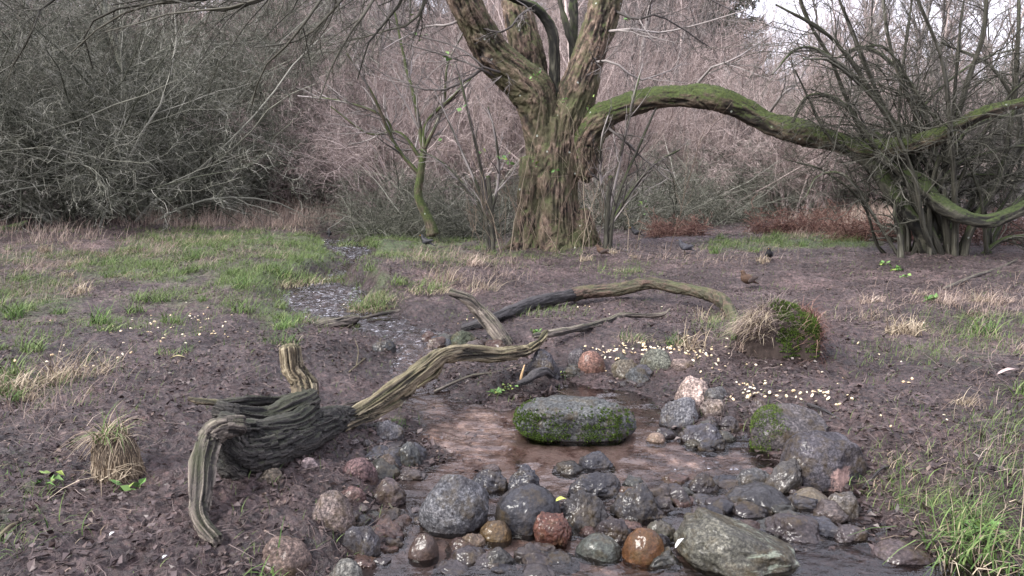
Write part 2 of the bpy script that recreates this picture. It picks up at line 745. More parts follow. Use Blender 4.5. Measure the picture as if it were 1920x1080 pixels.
def mat_ground():
    m, t, p, _ = nodes('mud')
    oc = objco(t)
    n1 = noise(t, 2.2, oc, 6, 0.65)
    n2 = noise(t, 28, oc, 6, 0.7)
    mud = ramp(t, n1, [(0.3, (0.020, 0.013, 0.013)), (0.5, (0.048, 0.035, 0.034)), (0.72, (0.102, 0.077, 0.075))])
    big = ramp(t, noise(t, 0.8, oc, 5, 0.6), [(0.32, (0.62, 0.60, 0.60)), (0.5, (1.0, 1.0, 1.0)), (0.68, (1.55, 1.45, 1.4))])
    mud = mix(t, 1.0, mud, big, 'MULTIPLY')
    fine = ramp(t, n2, [(0.34, (0.22, 0.20, 0.21)), (0.52, (0.9, 0.9, 0.9)), (0.70, (2.0, 1.9, 1.85))])
    mud = mix(t, 1.0, mud, fine, 'MULTIPLY')
    sandc = ramp(t, noise(t, 3.6, scaled(t, oc, (1.5, .8, 1)), 9, 0.66, 0.2),
                 [(0.33, (0.06, 0.038, 0.033)), (0.43, (0.28, 0.19, 0.16)), (0.49, (0.54, 0.43, 0.39)), (0.8, (0.74, 0.635, 0.59))])
    wet = attr(t, 'wet')
    mud = mix(t, wet, mix(t, 1.0, mud, (1.42, 1.42, 1.45), 'MULTIPLY'), mix(t, 1.0, mud, (0.70, 0.62, 0.62), 'MULTIPLY'))
    c = mix(t, attr(t, 'sand'), mud, sandc)
    gr = ramp(t, noise(t, 18, oc, 5, 0.7), [(0.3, (0.035, 0.05, 0.018)), (0.6, (0.085, 0.13, 0.04)), (0.8, (0.16, 0.20, 0.08))])
    gm = rng_(t, mth(t, 'ADD', attr(t, 'green'), mth(t, 'MULTIPLY', mth(t, 'SUBTRACT', noise(t, 5, oc, 5, 0.7), 0.5), 1.1)), 0.35, 0.75)
    c = mix(t, mth(t, 'MULTIPLY', gm, 0.75), c, gr)
    t.links.new(c, p.inputs['Base Color'])
    rr = rng_(t, wet, 0, 1, 0.66, 0.28)
    rn = mth(t, 'ADD', rr, mth(t, 'MULTIPLY', mth(t, 'SUBTRACT', n2, 0.5), 0.5))
    t.links.new(rn, p.inputs['Roughness'])
    h = mth(t, 'ADD', noise(t, 60, oc, 5, 0.65), mth(t, 'MULTIPLY', noise(t, 17, oc, 4, 0.6, 1.0), 1.5))
    bump(t, h, 1.0, 0.016, p)
    return m


def mat_water():
    m = bpy.data.materials.new('stream_water')
    m.use_nodes = True
    t = m.node_tree
    t.nodes.clear()
    out = N_(t, 'OutputMaterial')
    tr = N_(t, 'BsdfTransparent')
    gl = N_(t, 'BsdfGlossy')
    gl.inputs['Roughness'].default_value = 0.015
    tr.inputs['Color'].default_value = (0.93, 0.85, 0.80, 1)
    fr = N_(t, 'Fresnel')
    fr.inputs['IOR'].default_value = 1.55
    mx = N_(t, 'MixShader')
    oc = objco(t)
    b = N_(t, 'Bump')
    b.inputs['Distance'].default_value = 0.05
    h = mth(t, 'ADD', noise(t, 5, scaled(t, oc, (1, 1.6, 1)), 3, 0.5, 0.8), mth(t, 'MULTIPLY', noise(t, 26, scaled(t, oc, (1, 1.5, 1)), 3, 0.5, 0.5), 0.25))
    t.links.new(h, b.inputs['Height'])
    st = rng_(t, attr(t, 'riffle'), 0, 1, 0.07, 1.0)
    t.links.new(st, b.inputs['Strength'])
    t.links.new(b.outputs['Normal'], gl.inputs['Normal'])
    t.links.new(b.outputs['Normal'], fr.inputs['Normal'])
    t.links.new(mth(t, 'MULTIPLY', fr.outputs[0], 1.0), mx.inputs['Fac'])
    t.links.new(tr.outputs[0], mx.inputs[1])
    t.links.new(gl.outputs[0], mx.inputs[2])
    t.links.new(mx.outputs[0], out.inputs['Surface'])
    return m


def mat_bark(name, stops, moss=0.5, mossc=((0.05, 0.075, 0.012), (0.13, 0.19, 0.03)), lichen=0.0, fr=22, fa=3, rough=0.85, under=None, mlo=-0.1):
    m, t, p, _ = nodes(name)
    bk = attr(t, 'bark', 'Vector')
    oc = objco(t)
    n1 = noise(t, 1.0, scaled(t, bk, (fr, fr, fa)), 6, 0.65, 0.4)
    n2 = noise(t, 2.5, oc, 4, 0.6)
    c = ramp(t, n1, stops)
    g = rng_(t, attr(t, 'groove'), -0.6, 0.35, 0.16, 1.15)
    gc = N_(t, 'CombineColor')
    for i in range(3):
        t.links.new(g, gc.inputs[i])
    c = mix(t, 1.0, c, gc.outputs[0], 'MULTIPLY')
    if under:
        c = mix(t, mth(t, 'MULTIPLY', rng_(t, n2, 0.42, 0.6), 0.75), c, under)
    geo = N_(t, 'NewGeometry')
    sx = N_(t, 'SeparateXYZ')
    t.links.new(geo.outputs['Normal'], sx.inputs[0])
    mm = mth(t, 'ADD', rng_(t, sx.outputs['Z'], mlo, 0.75), mth(t, 'MULTIPLY', mth(t, 'SUBTRACT', noise(t, 4, oc, 5, 0.7), 0.5), 2.2))
    mf = mth(t, 'MULTIPLY', rng_(t, mm, 0.75 - moss * 0.6, 1.15 - moss * 0.6), min(1.0, moss * 1.5))
    mc = ramp(t, noise(t, 30, oc, 4, 0.7), [(0.3, mossc[0]), (0.7, mossc[1])])
    c = mix(t, mf, c, mc)
    if lichen:
        v = N_(t, 'TexVoronoi')
        v.inputs['Scale'].default_value = 5
        v.inputs['Randomness'].default_value = 1
        t.links.new(oc, v.inputs['Vector'])
        lf = mth(t, 'MULTIPLY', rng_(t, mth(t, 'ADD', v.outputs['Distance'], mth(t, 'MULTIPLY', noise(t, 25, oc, 3), 0.15)), 0.17, 0.14),
                 rng_(t, noise(t, 1.3, oc, 2), 0.62 - lichen * 0.15, 0.68 - lichen * 0.15))
        c = mix(t, mth(t, 'MULTIPLY', lf, 0.85), c, (0.42, 0.46, 0.40))
    t.links.new(c, p.inputs['Base Color'])
    p.inputs['Roughness'].default_value = rough
    bump(t, mth(t, 'ADD', n1, mth(t, 'MULTIPLY', noise(t, 60, oc, 4, 0.7), 0.4)), 1.0, 0.02, p)
    return m


def mat_tone(name, stops, rough=0.75, spec=0.3, trans=0.0, patch=None):
    m, t, p, _ = nodes(name)
    oi = N_(t, 'ObjectInfo')
    tn = mth(t, 'ADD', mth(t, 'MULTIPLY', attr(t, 'tone'), 0.8), mth(t, 'MULTIPLY', oi.outputs['Random'], 0.2))
    c = ramp(t, tn, stops)
    t.links.new(c, p.inputs['Base Color'])
    p.inputs['Roughness'].default_value = rough
    p.inputs['Specular IOR Level'].default_value = spec
    return m


def mat_rock():
    m, t, p, _ = nodes('rock')
    oi = N_(t, 'ObjectInfo')
    geo = N_(t, 'NewGeometry')
    oc = objco(t)
    off = N_(t, 'VectorMath')
    off.operation = 'ADD'
    sc = N_(t, 'VectorMath')
    sc.operation = 'SCALE'
    sc.inputs[0].default_value = (31, 17, 23)
    t.links.new(oi.outputs['Random'], sc.inputs['Scale'])
    t.links.new(oc, off.inputs[0])
    t.links.new(sc.outputs[0], off.inputs[1])
    o2 = off.outputs[0]
    sp = ramp(t, noise(t, 75, o2, 5, 0.75), [(0.36, (0.15, 0.15, 0.16)), (0.5, (0.75, 0.75, 0.75)), (0.66, (2.1, 2.05, 2.0))])
    bl = ramp(t, noise(t, 8, o2, 5, 0.65), [(0.3, (0.30, 0.28, 0.28)), (0.52, (0.8, 0.8, 0.8)), (0.72, (1.5, 1.45, 1.4))])
    c = mix(t, 1.0, oi.outputs['Color'], sp, 'MULTIPLY')
    c = mix(t, 1.0, c, bl, 'MULTIPLY')
    wet = attr(t, 'wetness')
    c = mix(t, mth(t, 'MULTIPLY', wet, .75), c, mix(t, 1.0, oi.outputs['Color'], (0.26, 0.24, 0.24), 'MULTIPLY'))
    # pale mineral blotches and mud film
    c = mix(t, mth(t, 'MULTIPLY', rng_(t, noise(t, 14, o2, 4, 0.6), 0.66, 0.72), 0.22), c, (0.38, 0.36, 0.36))
    c = mix(t, mth(t, 'MULTIPLY', rng_(t, noise(t, 5, o2, 5, 0.7), 0.55, 0.68), 0.55), c, (0.085, 0.07, 0.06))
    c = mix(t, mth(t, 'MULTIPLY', rng_(t, noise(t, 9, o2, 5, 0.7), 0.50, 0.66), 0.5), c, (0.080, 0.056, 0.022))
    pn = noise(t, 1.0, scaled(t, attr(t, 'patchco', 'Vector'), (1, 1, 1)), 6, 0.7, 0.3)
    c = mix(t, mth(t, 'MULTIPLY', rng_(t, mth(t, 'ADD', pn, mth(t, 'SUBTRACT', attr(t, 'patch'), .5)), .50, .60), .9), c, attr(t, 'patchcol', 'Color'))
    t.links.new(c, p.inputs['Base Color'])
    rg = mth(t, 'ADD', rng_(t, wet, 0, 1, 0.65, 0.48), mth(t, 'MULTIPLY', mth(t, 'SUBTRACT', noise(t, 40, o2, 4), 0.5), 0.35))
    t.links.new(rg, p.inputs['Roughness'])
    b2 = N_(t, 'Bump')
    b2.inputs['Strength'].default_value = .45
    b2.inputs['Distance'].default_value = .008
    t.links.new(noise(t, 14, o2, 4, 0.6), b2.inputs['Height'])
    t.links.new(b2.outputs['Normal'], p.inputs['Coat Normal'])
    t.links.new(mth(t, 'MULTIPLY', wet, .6), p.inputs['Coat Weight'])
    p.inputs['Coat Roughness'].default_value = .24
    p.inputs['Specular IOR Level'].default_value = .12
    bump(t, mth(t, 'ADD', noise(t, 95, o2, 4, 0.7), mth(t, 'MULTIPLY', noise(t, 18, o2, 5, 0.65), 1.8)), 0.9, 0.010, p)
    return m


M = {}
M['ground'] = mat_ground()
M['water'] = mat_water()
M['bark'] = mat_bark('tree_bark', [(0.32, (0.022, 0.015, 0.011)), (0.5, (0.125, 0.085, 0.062)), (0.68, (0.30, 0.225, 0.175))], moss=0.42,
                     mossc=((0.03, 0.040, 0.012), (0.095, 0.125, 0.035)), lichen=1.2, under=(0.085, 0.085, 0.04), mlo=-0.35, fr=26, fa=9)
M['bark_limb'] = mat_bark('mossy_limb_bark', [(0.32, (0.022, 0.017, 0.012)), (0.5, (0.085, 0.065, 0.045)), (0.7, (0.18, 0.14, 0.10))], moss=0.84,
                          mossc=((0.016, 0.024, 0.007), (0.075, 0.102, 0.022)), lichen=1.6, mlo=-0.75, fa=8)
M['bark_green'] = mat_bark('willow_bark', [(0.35, (0.014, 0.013, 0.010)), (0.5, (0.05, 0.048, 0.035)), (0.68, (0.12, 0.115, 0.085))], moss=0.8,
                           mossc=((0.022, 0.032, 0.010), (0.06, 0.085, 0.022)), lichen=0.2)
M['drift_dark'] = mat_bark('weathered_dark_wood', [(0.34, (0.004, 0.0035, 0.003)), (0.5, (0.024, 0.021, 0.019)), (0.7, (0.105, 0.095, 0.082))], moss=0.12,
                           mossc=((0.05, 0.07, 0.02), (0.12, 0.15, 0.05)), fr=70, fa=3, rough=0.6)
M['drift_pale'] = mat_bark('weathered_pale_wood', [(0.34, (0.03, 0.02, 0.012)), (0.5, (0.17, 0.135, 0.085)), (0.68, (0.44, 0.38, 0.26))], moss=0.2,
                           mossc=((0.06, 0.06, 0.02), (0.15, 0.16, 0.05)), fr=60, fa=2.5, rough=0.7)
M['drift_grey'] = mat_bark('weathered_grey_wood', [(0.34, (0.022, 0.017, 0.016)), (0.5, (0.115, 0.095, 0.08)), (0.68, (0.31, 0.27, 0.22))], moss=0.16,
                           mossc=((0.05, 0.06, 0.02), (0.12, 0.15, 0.04)), fr=60, fa=3, rough=0.7)
M['drift_wet'] = mat_bark('wet_black_wood', [(0.3, (0.02, 0.018, 0.019)), (0.6, (0.06, 0.055, 0.056)), (0.8, (0.10, 0.095, 0.09))], moss=0.0,
                          fr=60, fa=3, rough=0.5)
M['drift_red'] = mat_bark('reddish_mossy_wood', [(0.34, (0.03, 0.016, 0.013)), (0.5, (0.10, 0.055, 0.046)), (0.7, (0.18, 0.11, 0.09))], moss=0.15,
                          fr=40, fa=10, rough=0.6, under=(0.055, 0.055, 0.028))
M['rock'] = mat_rock()
M['tw_mauve'] = mat_tone('mauve_twig_bark', [(0.0, (0.11, 0.085, 0.080)), (0.5, (0.29, 0.225, 0.208)), (1.0, (0.64, 0.54, 0.51))])
M['tw_green'] = mat_tone('green_grey_twig_bark', [(0.0, (0.016, 0.018, 0.012)), (0.5, (0.075, 0.08, 0.058)), (0.85, (0.22, 0.22, 0.18)), (1.0, (0.44, 0.43, 0.38))])
M['tw_grey'] = mat_tone('grey_twig_bark', [(0.0, (0.035, 0.032, 0.030)), (0.5, (0.125, 0.11, 0.105)), (1.0, (0.38, 0.345, 0.33))])
M['tw_willow'] = mat_tone('willow_twig_bark', [(0.0, (0.018, 0.018, 0.012)), (0.55, (0.055, 0.056, 0.042)), (1.0, (0.22, 0.21, 0.18))])
M['tw_dark'] = mat_tone('dark_twig_bark', [(0.0, (0.02, 0.019, 0.014)), (0.6, (0.05, 0.048, 0.036)), (1.0, (0.10, 0.095, 0.075))])
M['tw_shoot'] = mat_tone('young_shoot_bark', [(0.0, (0.07, 0.045, 0.035)), (0.5, (0.16, 0.12, 0.09)), (1.0, (0.32, 0.27, 0.20))])
M['bracken'] = mat_tone('dead_bracken', [(0.0, (0.045, 0.018, 0.015)), (0.5, (0.13, 0.062, 0.050)), (1.0, (0.30, 0.19, 0.15))])
M['straw'] = mat_tone('dry_straw', [(0.0, (0.12, 0.085, 0.06)), (0.5, (0.30, 0.24, 0.17)), (1.0, (0.60, 0.52, 0.38))])
M['straw_pink'] = mat_tone('pinkish_dry_grass', [(0.0, (0.14, 0.095, 0.075)), (0.5, (0.31, 0.235, 0.19)), (1.0, (0.56, 0.47, 0.39))])
M['grass'] = mat_tone('green_grass', [(0.0, (0.055, 0.085, 0.025)), (0.45, (0.095, 0.145, 0.045)), (0.8, (0.17, 0.22, 0.085)), (1.0, (0.32, 0.29, 0.17))])
M['grass_lush'] = mat_tone('lush_grass', [(0.0, (0.035, 0.070, 0.02)), (0.5, (0.085, 0.150, 0.04)), (0.8, (0.17, 0.24, 0.08)), (1.0, (0.40, 0.36, 0.20))])
M['litter'] = mat_tone('rotting_leaves', [(0.0, (0.014, 0.009, 0.009)), (0.45, (0.050, 0.035, 0.032)), (0.8, (0.125, 0.092, 0.082)), (1.0, (0.30, 0.23, 0.18))], rough=0.55, spec=0.3)
M['litter_wet'] = mat_tone('wet_dead_leaves', [(0.0, (0.018, 0.012, 0.011)), (0.5, (0.05, 0.035, 0.034)), (0.9, (0.10, 0.075, 0.072)), (1.0, (0.20, 0.14, 0.11))], rough=0.45, spec=0.4)
M['stalk'] = mat_tone('dead_stalks', [(0.0, (0.022, 0.015, 0.015)), (0.35, (0.075, 0.054, 0.053)), (0.6, (0.16, 0.125, 0.115)), (0.85, (0.24, 0.19, 0.17)), (1.0, (0.42, 0.34, 0.26))])
M['moss'] = mat_tone('moss', [(0.0, (0.018, 0.032, 0.008)), (0.5, (0.055, 0.095, 0.016)), (1.0, (0.15, 0.21, 0.035))])
M['leaf'] = mat_tone('green_leaf', [(0.0, (0.08, 0.17, 0.05)), (0.6, (0.17, 0.30, 0.09)), (1.0, (0.40, 0.44, 0.12))], rough=0.5)
M['nut'] = mat_tone('peanut', [(0.0, (0.50, 0.34, 0.20)), (0.5, (0.74, 0.60, 0.38)), (1.0, (0.84, 0.77, 0.62))], rough=0.55)
M['conifer'] = mat_tone('conifer_needles', [(0.0, (0.015, 0.025, 0.015)), (0.5, (0.035, 0.055, 0.032)), (1.0, (0.07, 0.095, 0.06))])


def plain(name, c, rough=0.6):
    m, t, p, _ = nodes(name)
    nn = noise(t, 60, objco(t), 3)
    cc = ramp(t, nn, [(0.3, tuple(0.65 * k for k in c)), (0.7, tuple(min(1, 1.3 * k) for k in c))])
    t.links.new(cc, p.inputs['Base Color'])
    p.inputs['Roughness'].default_value = rough
    return m


# ------------------------------------------------------------------ ground masks (patches on the ground)
def patches(x, y, z, L):
    u, v = project(x, y, z)
    r = np.zeros_like(u)
    for (cu, cv, ru, rv, w) in L:
        d = ((u - cu) / ru) ** 2 + ((v - cv) / rv) ** 2
        r = np.maximum(r, w * np.exp(-d ** 1.5))
    return r


GREEN = [(150, 600, 220, 40, .42), (350, 560, 220, 30, .5), (520, 580, 60, 60, .6), (680, 560, 60, 40, .7), (430, 455, 220, 26, 0.95), (560, 470, 90, 38, 1.0), (610, 520, 50, 20, .6), (770, 460, 120, 30, 0.95), (700, 440, 60, 22, .9), (300, 500, 260, 40, .65), (480, 520, 120, 32, .8),
         (60, 560, 140, 60, .6), (60, 480, 200, 20, .55), (860, 480, 120, 26, .5), (700, 520, 60, 45, .5), (1490, 455, 120, 13, 1.0), (1600, 450, 60, 16, .95),
         (1400, 460, 90, 14, .7), (350, 400, 160, 10, .8), (1800, 660, 160, 60, .42), (1850, 600, 120, 30, .4), (1780, 950, 190, 110, .38), (1880, 880, 120, 120, .34),
         (40, 720, 120, 60, .35), (1030, 590, 60, 10, .3), (40, 960, 80, 90, .38), (100, 640, 150, 60, .35), (1180, 505, 60, 14, .45), (1000, 480, 120, 14, .35), (1360, 620, 60, 30, .4),
         (-300, 560, 300, 200, .6), (2200, 760, 300, 240, .6)]
STRAW = [(430, 415, 200, 20, .8), (570, 405, 70, 30, 1.0), (120, 470, 200, 30, .5), (60, 520, 140, 50, .5), (850, 500, 130, 40, .5), (1610, 425, 130, 24, 1.0), (1500, 440, 120, 14, .6),
         (1800, 590, 200, 60, .50), (1650, 620, 120, 40, .28), (130, 700, 140, 50, .28), (60, 760, 120, 60, .3), (900, 530, 120, 24, .45), (1350, 640, 70, 60, .5), (350, 470, 200, 40, .5),
         (1850, 720, 140, 90, .22), (1800, 900, 180, 100, .25), (1240, 480, 300, 30, .3), (-300, 500, 300, 160, .6), (2200, 620, 300, 160, .6)]
SAND = [(1000, 840, 330, 90, 1.0), (1260, 850, 170, 40, 1.0), (880, 790, 120, 50, 1.0), (1000, 1040, 300, 60, .6), (770, 680, 90, 50, .25), (600, 560, 100, 50, .12)]

# ------------------------------------------------------------------ ground sheet
def build_ground():
    dense = np.radians(np.linspace(-48, 48, 1000))
    rest = np.radians(np.linspace(48, 312, 90))[1:-1]
    th = np.concatenate([dense, rest])
    r = np.concatenate([[0.02, 0.5, 1.0], np.geomspace(1.4, 26, 860), np.geomspace(26, 700, 110)[1:]])
    T, Rr = np.meshgrid(th, r)
    x, y = Rr * np.sin(T), Rr * np.cos(T)
    z, sd = H(x, y, True, True)
    n, k = len(r), len(th)
    V = np.stack([x, y, z], -1).reshape(-1, 3)
    i = (np.arange(n - 1) * k)[:, None]
    j = np.arange(k)[None]
    Fq = np.stack([i + j, i + k + j, i + k + (j + 1) % k, i + (j + 1) % k], -1).reshape(-1, 4)
    Fq = Fq[:, ::-1]
    inw = sstep(-sd, -0.03, 0.08)
    front = (y > 0.8)
    sand = inw * np.where(front, patches(x, y, z, SAND), 0.5)
    green = np.where(front & (y < 30), patches(x, y, z, GREEN), 0.25 * (y < 30)) * sstep(sd, 0.02, 0.2)
    wet = 1 - sstep(sd, 0.0, 0.75)
    wet = np.maximum(wet * 0.95, (0.55 + .45 * fbm2(x * 1.3, y * 1.3, 3, 71)) * (1 - sstep(y, 4.5, 8)))
    wet = np.clip(wet, 0, 1)
    me = mkmesh('ground', V, [Fq], M['ground'], None, {'sand': sand.ravel(), 'green': green.ravel(), 'wet': wet.ravel()})
    tag(obj('ground', me), 'bare trampled mud and earth with leaf litter around the stream', None, None, 'structure')


build_ground()


def build_water():
    xs = np.arange(-4.2, 5.2, 0.022)
    ys = np.arange(0.6, 15.5, 0.022)
    X, Y = np.meshgrid(xs, ys)
    sd = sdist(X, Y)
    rif = np.clip(patches(X, Y, wl(Y), [(620, 560, 150, 60, 1), (640, 455, 90, 40, 1), (1000, 960, 260, 60, .5), (1330, 890, 130, 60, .8), (1600, 1000, 160, 60, .6),
                                         (780, 650, 130, 70, .9), (860, 800, 90, 60, .6), (1260, 1060, 300, 40, .5), (1560, 1050, 160, 50, .15)]), 0, 1)
    Z = wl(Y) + rif * 0.019 * fbm2(X * 11, Y * 17, 3, 77) + 0.0018 * fbm2(X * 4, Y * 7, 2, 78) + 0.0011 * fbm2(X * 11, Y * 19, 2, 79)
    n, k = X.shape
    V = np.stack([X, Y, Z], -1).reshape(-1, 3)
    i = (np.arange(n - 1) * k)[:, None]
    j = np.arange(k - 1)[None]
    Fq = np.stack([i + j, i + j + 1, i + k + j + 1, i + k + j], -1).reshape(-1, 4)
    ok = (sd.ravel()[Fq] < 0.22).any(1)
    Fq = Fq[ok]
    used = np.unique(Fq)
    mp = np.zeros(len(V), int)
    mp[used] = np.arange(len(used))
    me = mkmesh('stream_water', V[used], [mp[Fq]], M['water'], None, {'riffle': rif.ravel()[used]})
    tag(obj('stream_water', me), 'shallow stream water over pinkish sand and pebbles', None, None, 'structure')


build_water()

# ------------------------------------------------------------------ prototypes of shrubs and trees
def bush_mesh(kind, seed):
    r = np.random.default_rng(seed)
    if kind == 'arch':        # arching willow scrub
        n, Ls, sp, up = 16, (3.2, 5.2), 0.75, -0.045
        lv = [dict(n=13, len=.42, ang=.8, wig=.26, up=-0.02, K=7, rf=.5), dict(n=11, len=.42, ang=.9, wig=.3, up=0.0, K=6, rf=.5, rmin=.0028), dict(n=5, len=.62, ang=.8, wig=.28, up=.02, K=5, rf=.6, rmin=.0026)]
        r0 = .024
    elif kind == 'upright':   # fine upright brush
        n, Ls, sp, up = 26, (2.6, 4.6), 0.32, 0.03
        lv = [dict(n=9, len=.38, ang=.42, wig=.1, up=.08, K=6, rf=.5), dict(n=9, len=.42, ang=.55, wig=.2, up=.05, K=5, rf=.55, rmin=.003), dict(n=4, len=.5, ang=.5, wig=.15, up=.05, K=4, rf=.6, rmin=.0022)]
        r0 = .022
    elif kind == 'low':       # tangled low brush pile
        n, Ls, sp, up = 26, (1.6, 2.8), 1.0, -0.10
        lv = [dict(n=8, len=.5, ang=.8, wig=.22, up=-0.03, K=6, rf=.55), dict(n=8, len=.5, ang=.9, wig=.25, up=0.0, K=5, rf=.5, rmin=.003), dict(n=3, len=.5, ang=.8, wig=.2, up=.0, K=4, rf=.6, rmin=.0022)]
        r0 = .02
    P0 = np.concatenate([r.normal(0, .28, (n, 2)), np.full((n, 1), -.1)], 1)
    az = r.uniform(0, 2 * math.pi, n)
    sl = np.abs(r.normal(sp, .25, n))
    D0 = np.stack([np.cos(az) * np.sin(sl), np.sin(az) * np.sin(sl), np.cos(sl)], 1)
    L = r.uniform(*Ls, n)
    P = grow(P0, D0, L, 10, .15, up, r)
    R = (r0 * r.uniform(.6, 1.3, n))[:, None] * np.linspace(1, .2, 10)[None]
    return system(P, R, L, lv, r), r


def tree_sys(seed, h=8.0, r0=.11, spread=.7):
    r = np.random.default_rng(seed)
    P = grow(np.array([[0, 0, -.2]]), np.array([[r.normal(0, .08), r.normal(0, .08), 1]]), np.array([h]), 12, .06, .03, r)
    R = np.full((1, 1), r0) * np.linspace(1, .2, 12)[None]
    lv = [dict(n=26, len=.36, ang=spread, wig=.12, up=.05, K=7, rf=.45, t0=.18), dict(n=8, len=.45, ang=.65, wig=.16, up=.03, K=6, rf=.5, rmin=.005),
          dict(n=7, len=.45, ang=.65, wig=.18, up=.02, K=5, rf=.55, rmin=.0035), dict(n=4, len=.5, ang=.6, wig=.18, up=.02, K=4, rf=.6, rmin=.0028)]
    return system(P, R, np.array([h]), lv, r), r


HOLD = []
COUNT = {'n': 0}


def make_shrub_proto(kind, mat, seed, name='bare_shrub', cat='shrub'):
    lv, r = bush_mesh(kind, seed)
    root = obj(name, None)
    root['category'] = cat
    a = obj('stems', sys_mesh('stems', lv[:2], M[mat], (6, 4), r, 1.0), root)
    b = obj('twigs', sys_mesh('twigs', lv[2:], M[mat], (3, 3), r), root)
    root['used'] = 0
    return root


def make_tree_proto(mat, seed, h, r0, spread=.7, name='bare_tree'):
    lv, r = tree_sys(seed, h, r0, spread)
    root = obj(name, None)
    root['category'] = 'tree'
    obj('trunk', sys_mesh('trunk', lv[:1], M[mat], (8,), r), root)
    obj('crown', sys_mesh('crown', lv[1:], M[mat], (5, 4, 3, 3), r), root)
    root['used'] = 0
    return root


def where(u):
    for lim, txt in ((-50, 'beyond the left edge of the clearing'), (250, 'above the dark hollow at the far left'), (480, 'above the strip of dead grass on the left'), (640, 'over the far end of the stream'), (830, 'behind the slender leaning tree'),
                     (980, 'just left of the big trunk'), (1160, 'directly behind the big trunk'), (1330, 'beneath the start of the long limb'), (1480, 'behind the highest arch of the long limb'), (1640, 'behind the bright grass right of centre'), (1800, 'behind the crossing willow stems')):
        if u < lim:
            return txt
    return 'beyond the willow at the right edge'


def place(proto, u, y, s, label, group, rz=None, dz=0.0, sq=1.0):
    label = label + ' ' + where(u)
    x = float(ray(u, 300)[0]) * y
    z = float(H(np.array([x]), np.array([y]), False)[0])
    rz = RS.uniform(0, 6.28) if rz is None else rz
    if not proto['used']:
        proto['used'] = 1
        o = proto
        o.location = (x, y, z + dz)
        o.rotation_euler = (0, 0, rz)
        o.scale = (s, s, s * sq)
        o['label'] = label
        o['group'] = group
    else:
        o = copy_thing(proto, (x, y, z + dz), rz, (s, s, s * sq), label, group)
    return o


PA = [make_shrub_proto('arch', 'tw_green', s) for s in (1, 2, 3)]
PM = [make_shrub_proto('upright', 'tw_mauve', s) for s in (4, 5, 6)]
PG = [make_shrub_proto('upright', 'tw_grey', s) for s in (7, 8)]
PB = [make_shrub_proto('arch', 'tw_mauve', s) for s in (9, 10)]
PL = [make_shrub_proto('low', 'tw_green', s, 'brush_heap', 'brush') for s in (12, 13)]
PT = [make_tree_proto('tw_grey', 20, 8.5, .12), make_tree_proto('tw_mauve', 21, 8.0, .10, .5), make_tree_proto('tw_grey', 22, 9.5, .14, .6)]
PTG = [make_tree_proto('tw_green', 24, 8.5, .14, .8)]


def jit(a):
    return RS.uniform(-a, a)


# left dark green-grey scrub
LG = 'grey green willow scrub on the left edge of the clearing'
for i, (u, y, s) in enumerate([(-330, 15, 1.3), (-160, 16.5, 1.35), (-20, 17.5, 1.35), (110, 17.5, 1.4), (230, 18.5, 1.4), (330, 21, 1.3), (60, 21, 1.7), (200, 22.5, 1.8), (400, 23.5, 1.5), (470, 25, 1.6), (300, 25.5, 1.9),
                              (-100, 22, 1.8), (540, 27, 1.6), (420, 29, 2.0), (130, 27, 2.1), (-260, 20, 1.7), (-450, 17, 1.6)]):
    place(PA[i % 3], u, y, s, ('dense arching grey green scrub' if y < 20 else 'taller grey green scrub'), LG)
place(PTG[0], 265, 19.5, 1.05, 'bare grey green tree in the scrub', None, dz=0)
PTG[0]['group'] = 'bare trees behind the scrub'
# mauve thicket in the middle
MG = 'mauve brown thicket behind the clearing'
for i in range(40):
    u = 560 + (i * 97) % 1080 + jit(30)
    y = 21.5 + (i % 8) * 1.9 + jit(.8)
    if u < 660 and y < 24:
        y += 4
    place((PM + PB)[i % 5], u, y, 1.15 + .04 * (i % 8) + jit(.12), ('pale mauve brown brush' if y < 26 else 'dimmer mauve brown brush'), MG)
# low greenish brush heap behind the small tree
for i, (u, y, s) in enumerate([(700, 15.6, .62), (765, 16.0, .72), (850, 15.8, .78), (925, 16.2, .72), (820, 17.2, .95), (900, 17.4, .9), (720, 17.4, .85), (1170, 17.8, .8), (1260, 18.4, .9), (1350, 19, .85), (1180, 19.5, 1.1), (1300, 20.5, 1.1), (1420, 21, 1.0)]):
    place(PL[i % 2], u, y, s, 'low tangled green grey brush heap' if y < 17 else 'low dark tangled brush', 'low brush at the back of the clearing')
# right grey upright stems
RG = 'grey brush on the right edge'
for i in range(34):
    u = 1380 + (i * 83) % 760 + jit(30)
    y = 15.5 + (i % 9) * 1.7 + jit(.6)
    if u < 1660:
        y += 6.5
    place((PG + PM[:1] + PA[:1])[i % 4], u, y, .82 + .035 * (i % 9) + jit(.1), ('thin grey upright brush' if y < 21 else 'faint grey upright brush'), RG)
# trees on the slope behind
TG = 'bare trees behind the scrub'
k = 0
for row, (y, n) in enumerate([(26, 12), (31, 15), (37, 16), (44, 16), (52, 15), (62, 14)]):
    for i in range(n):
        u = -420 + (i + .5 * (row % 2)) * 2700 / n + jit(50)
        s = .95 + jit(.2)
        if u > 1340:
            s *= .86 + .05 * row
            if 1395 < u < 1500:
                if row > 1:
                    continue
                s *= .62
        place(PT[k % 3], u, y + jit(2), s, ('bare grey brown tree' if row < 2 else 'distant bare grey brown tree'), TG)
        k += 1
for i, (u, y, s) in enumerate([(1530, 30, .95), (1600, 26, .85), (1680, 28, .95), (1760, 25, .9), (1840, 29, 1.0), (1910, 26, .95), (1990, 28, 1.0), (1570, 35, 1.1), (1650, 38, 1.25), (1730, 36, 1.15), (1810, 40, 1.3), (1890, 37, 1.2), (1960, 42, 1.3), (1545, 44, 1.25)]):
    place(PT[i % 3], u, y, s, 'slim bare tree in the wood edge', TG)
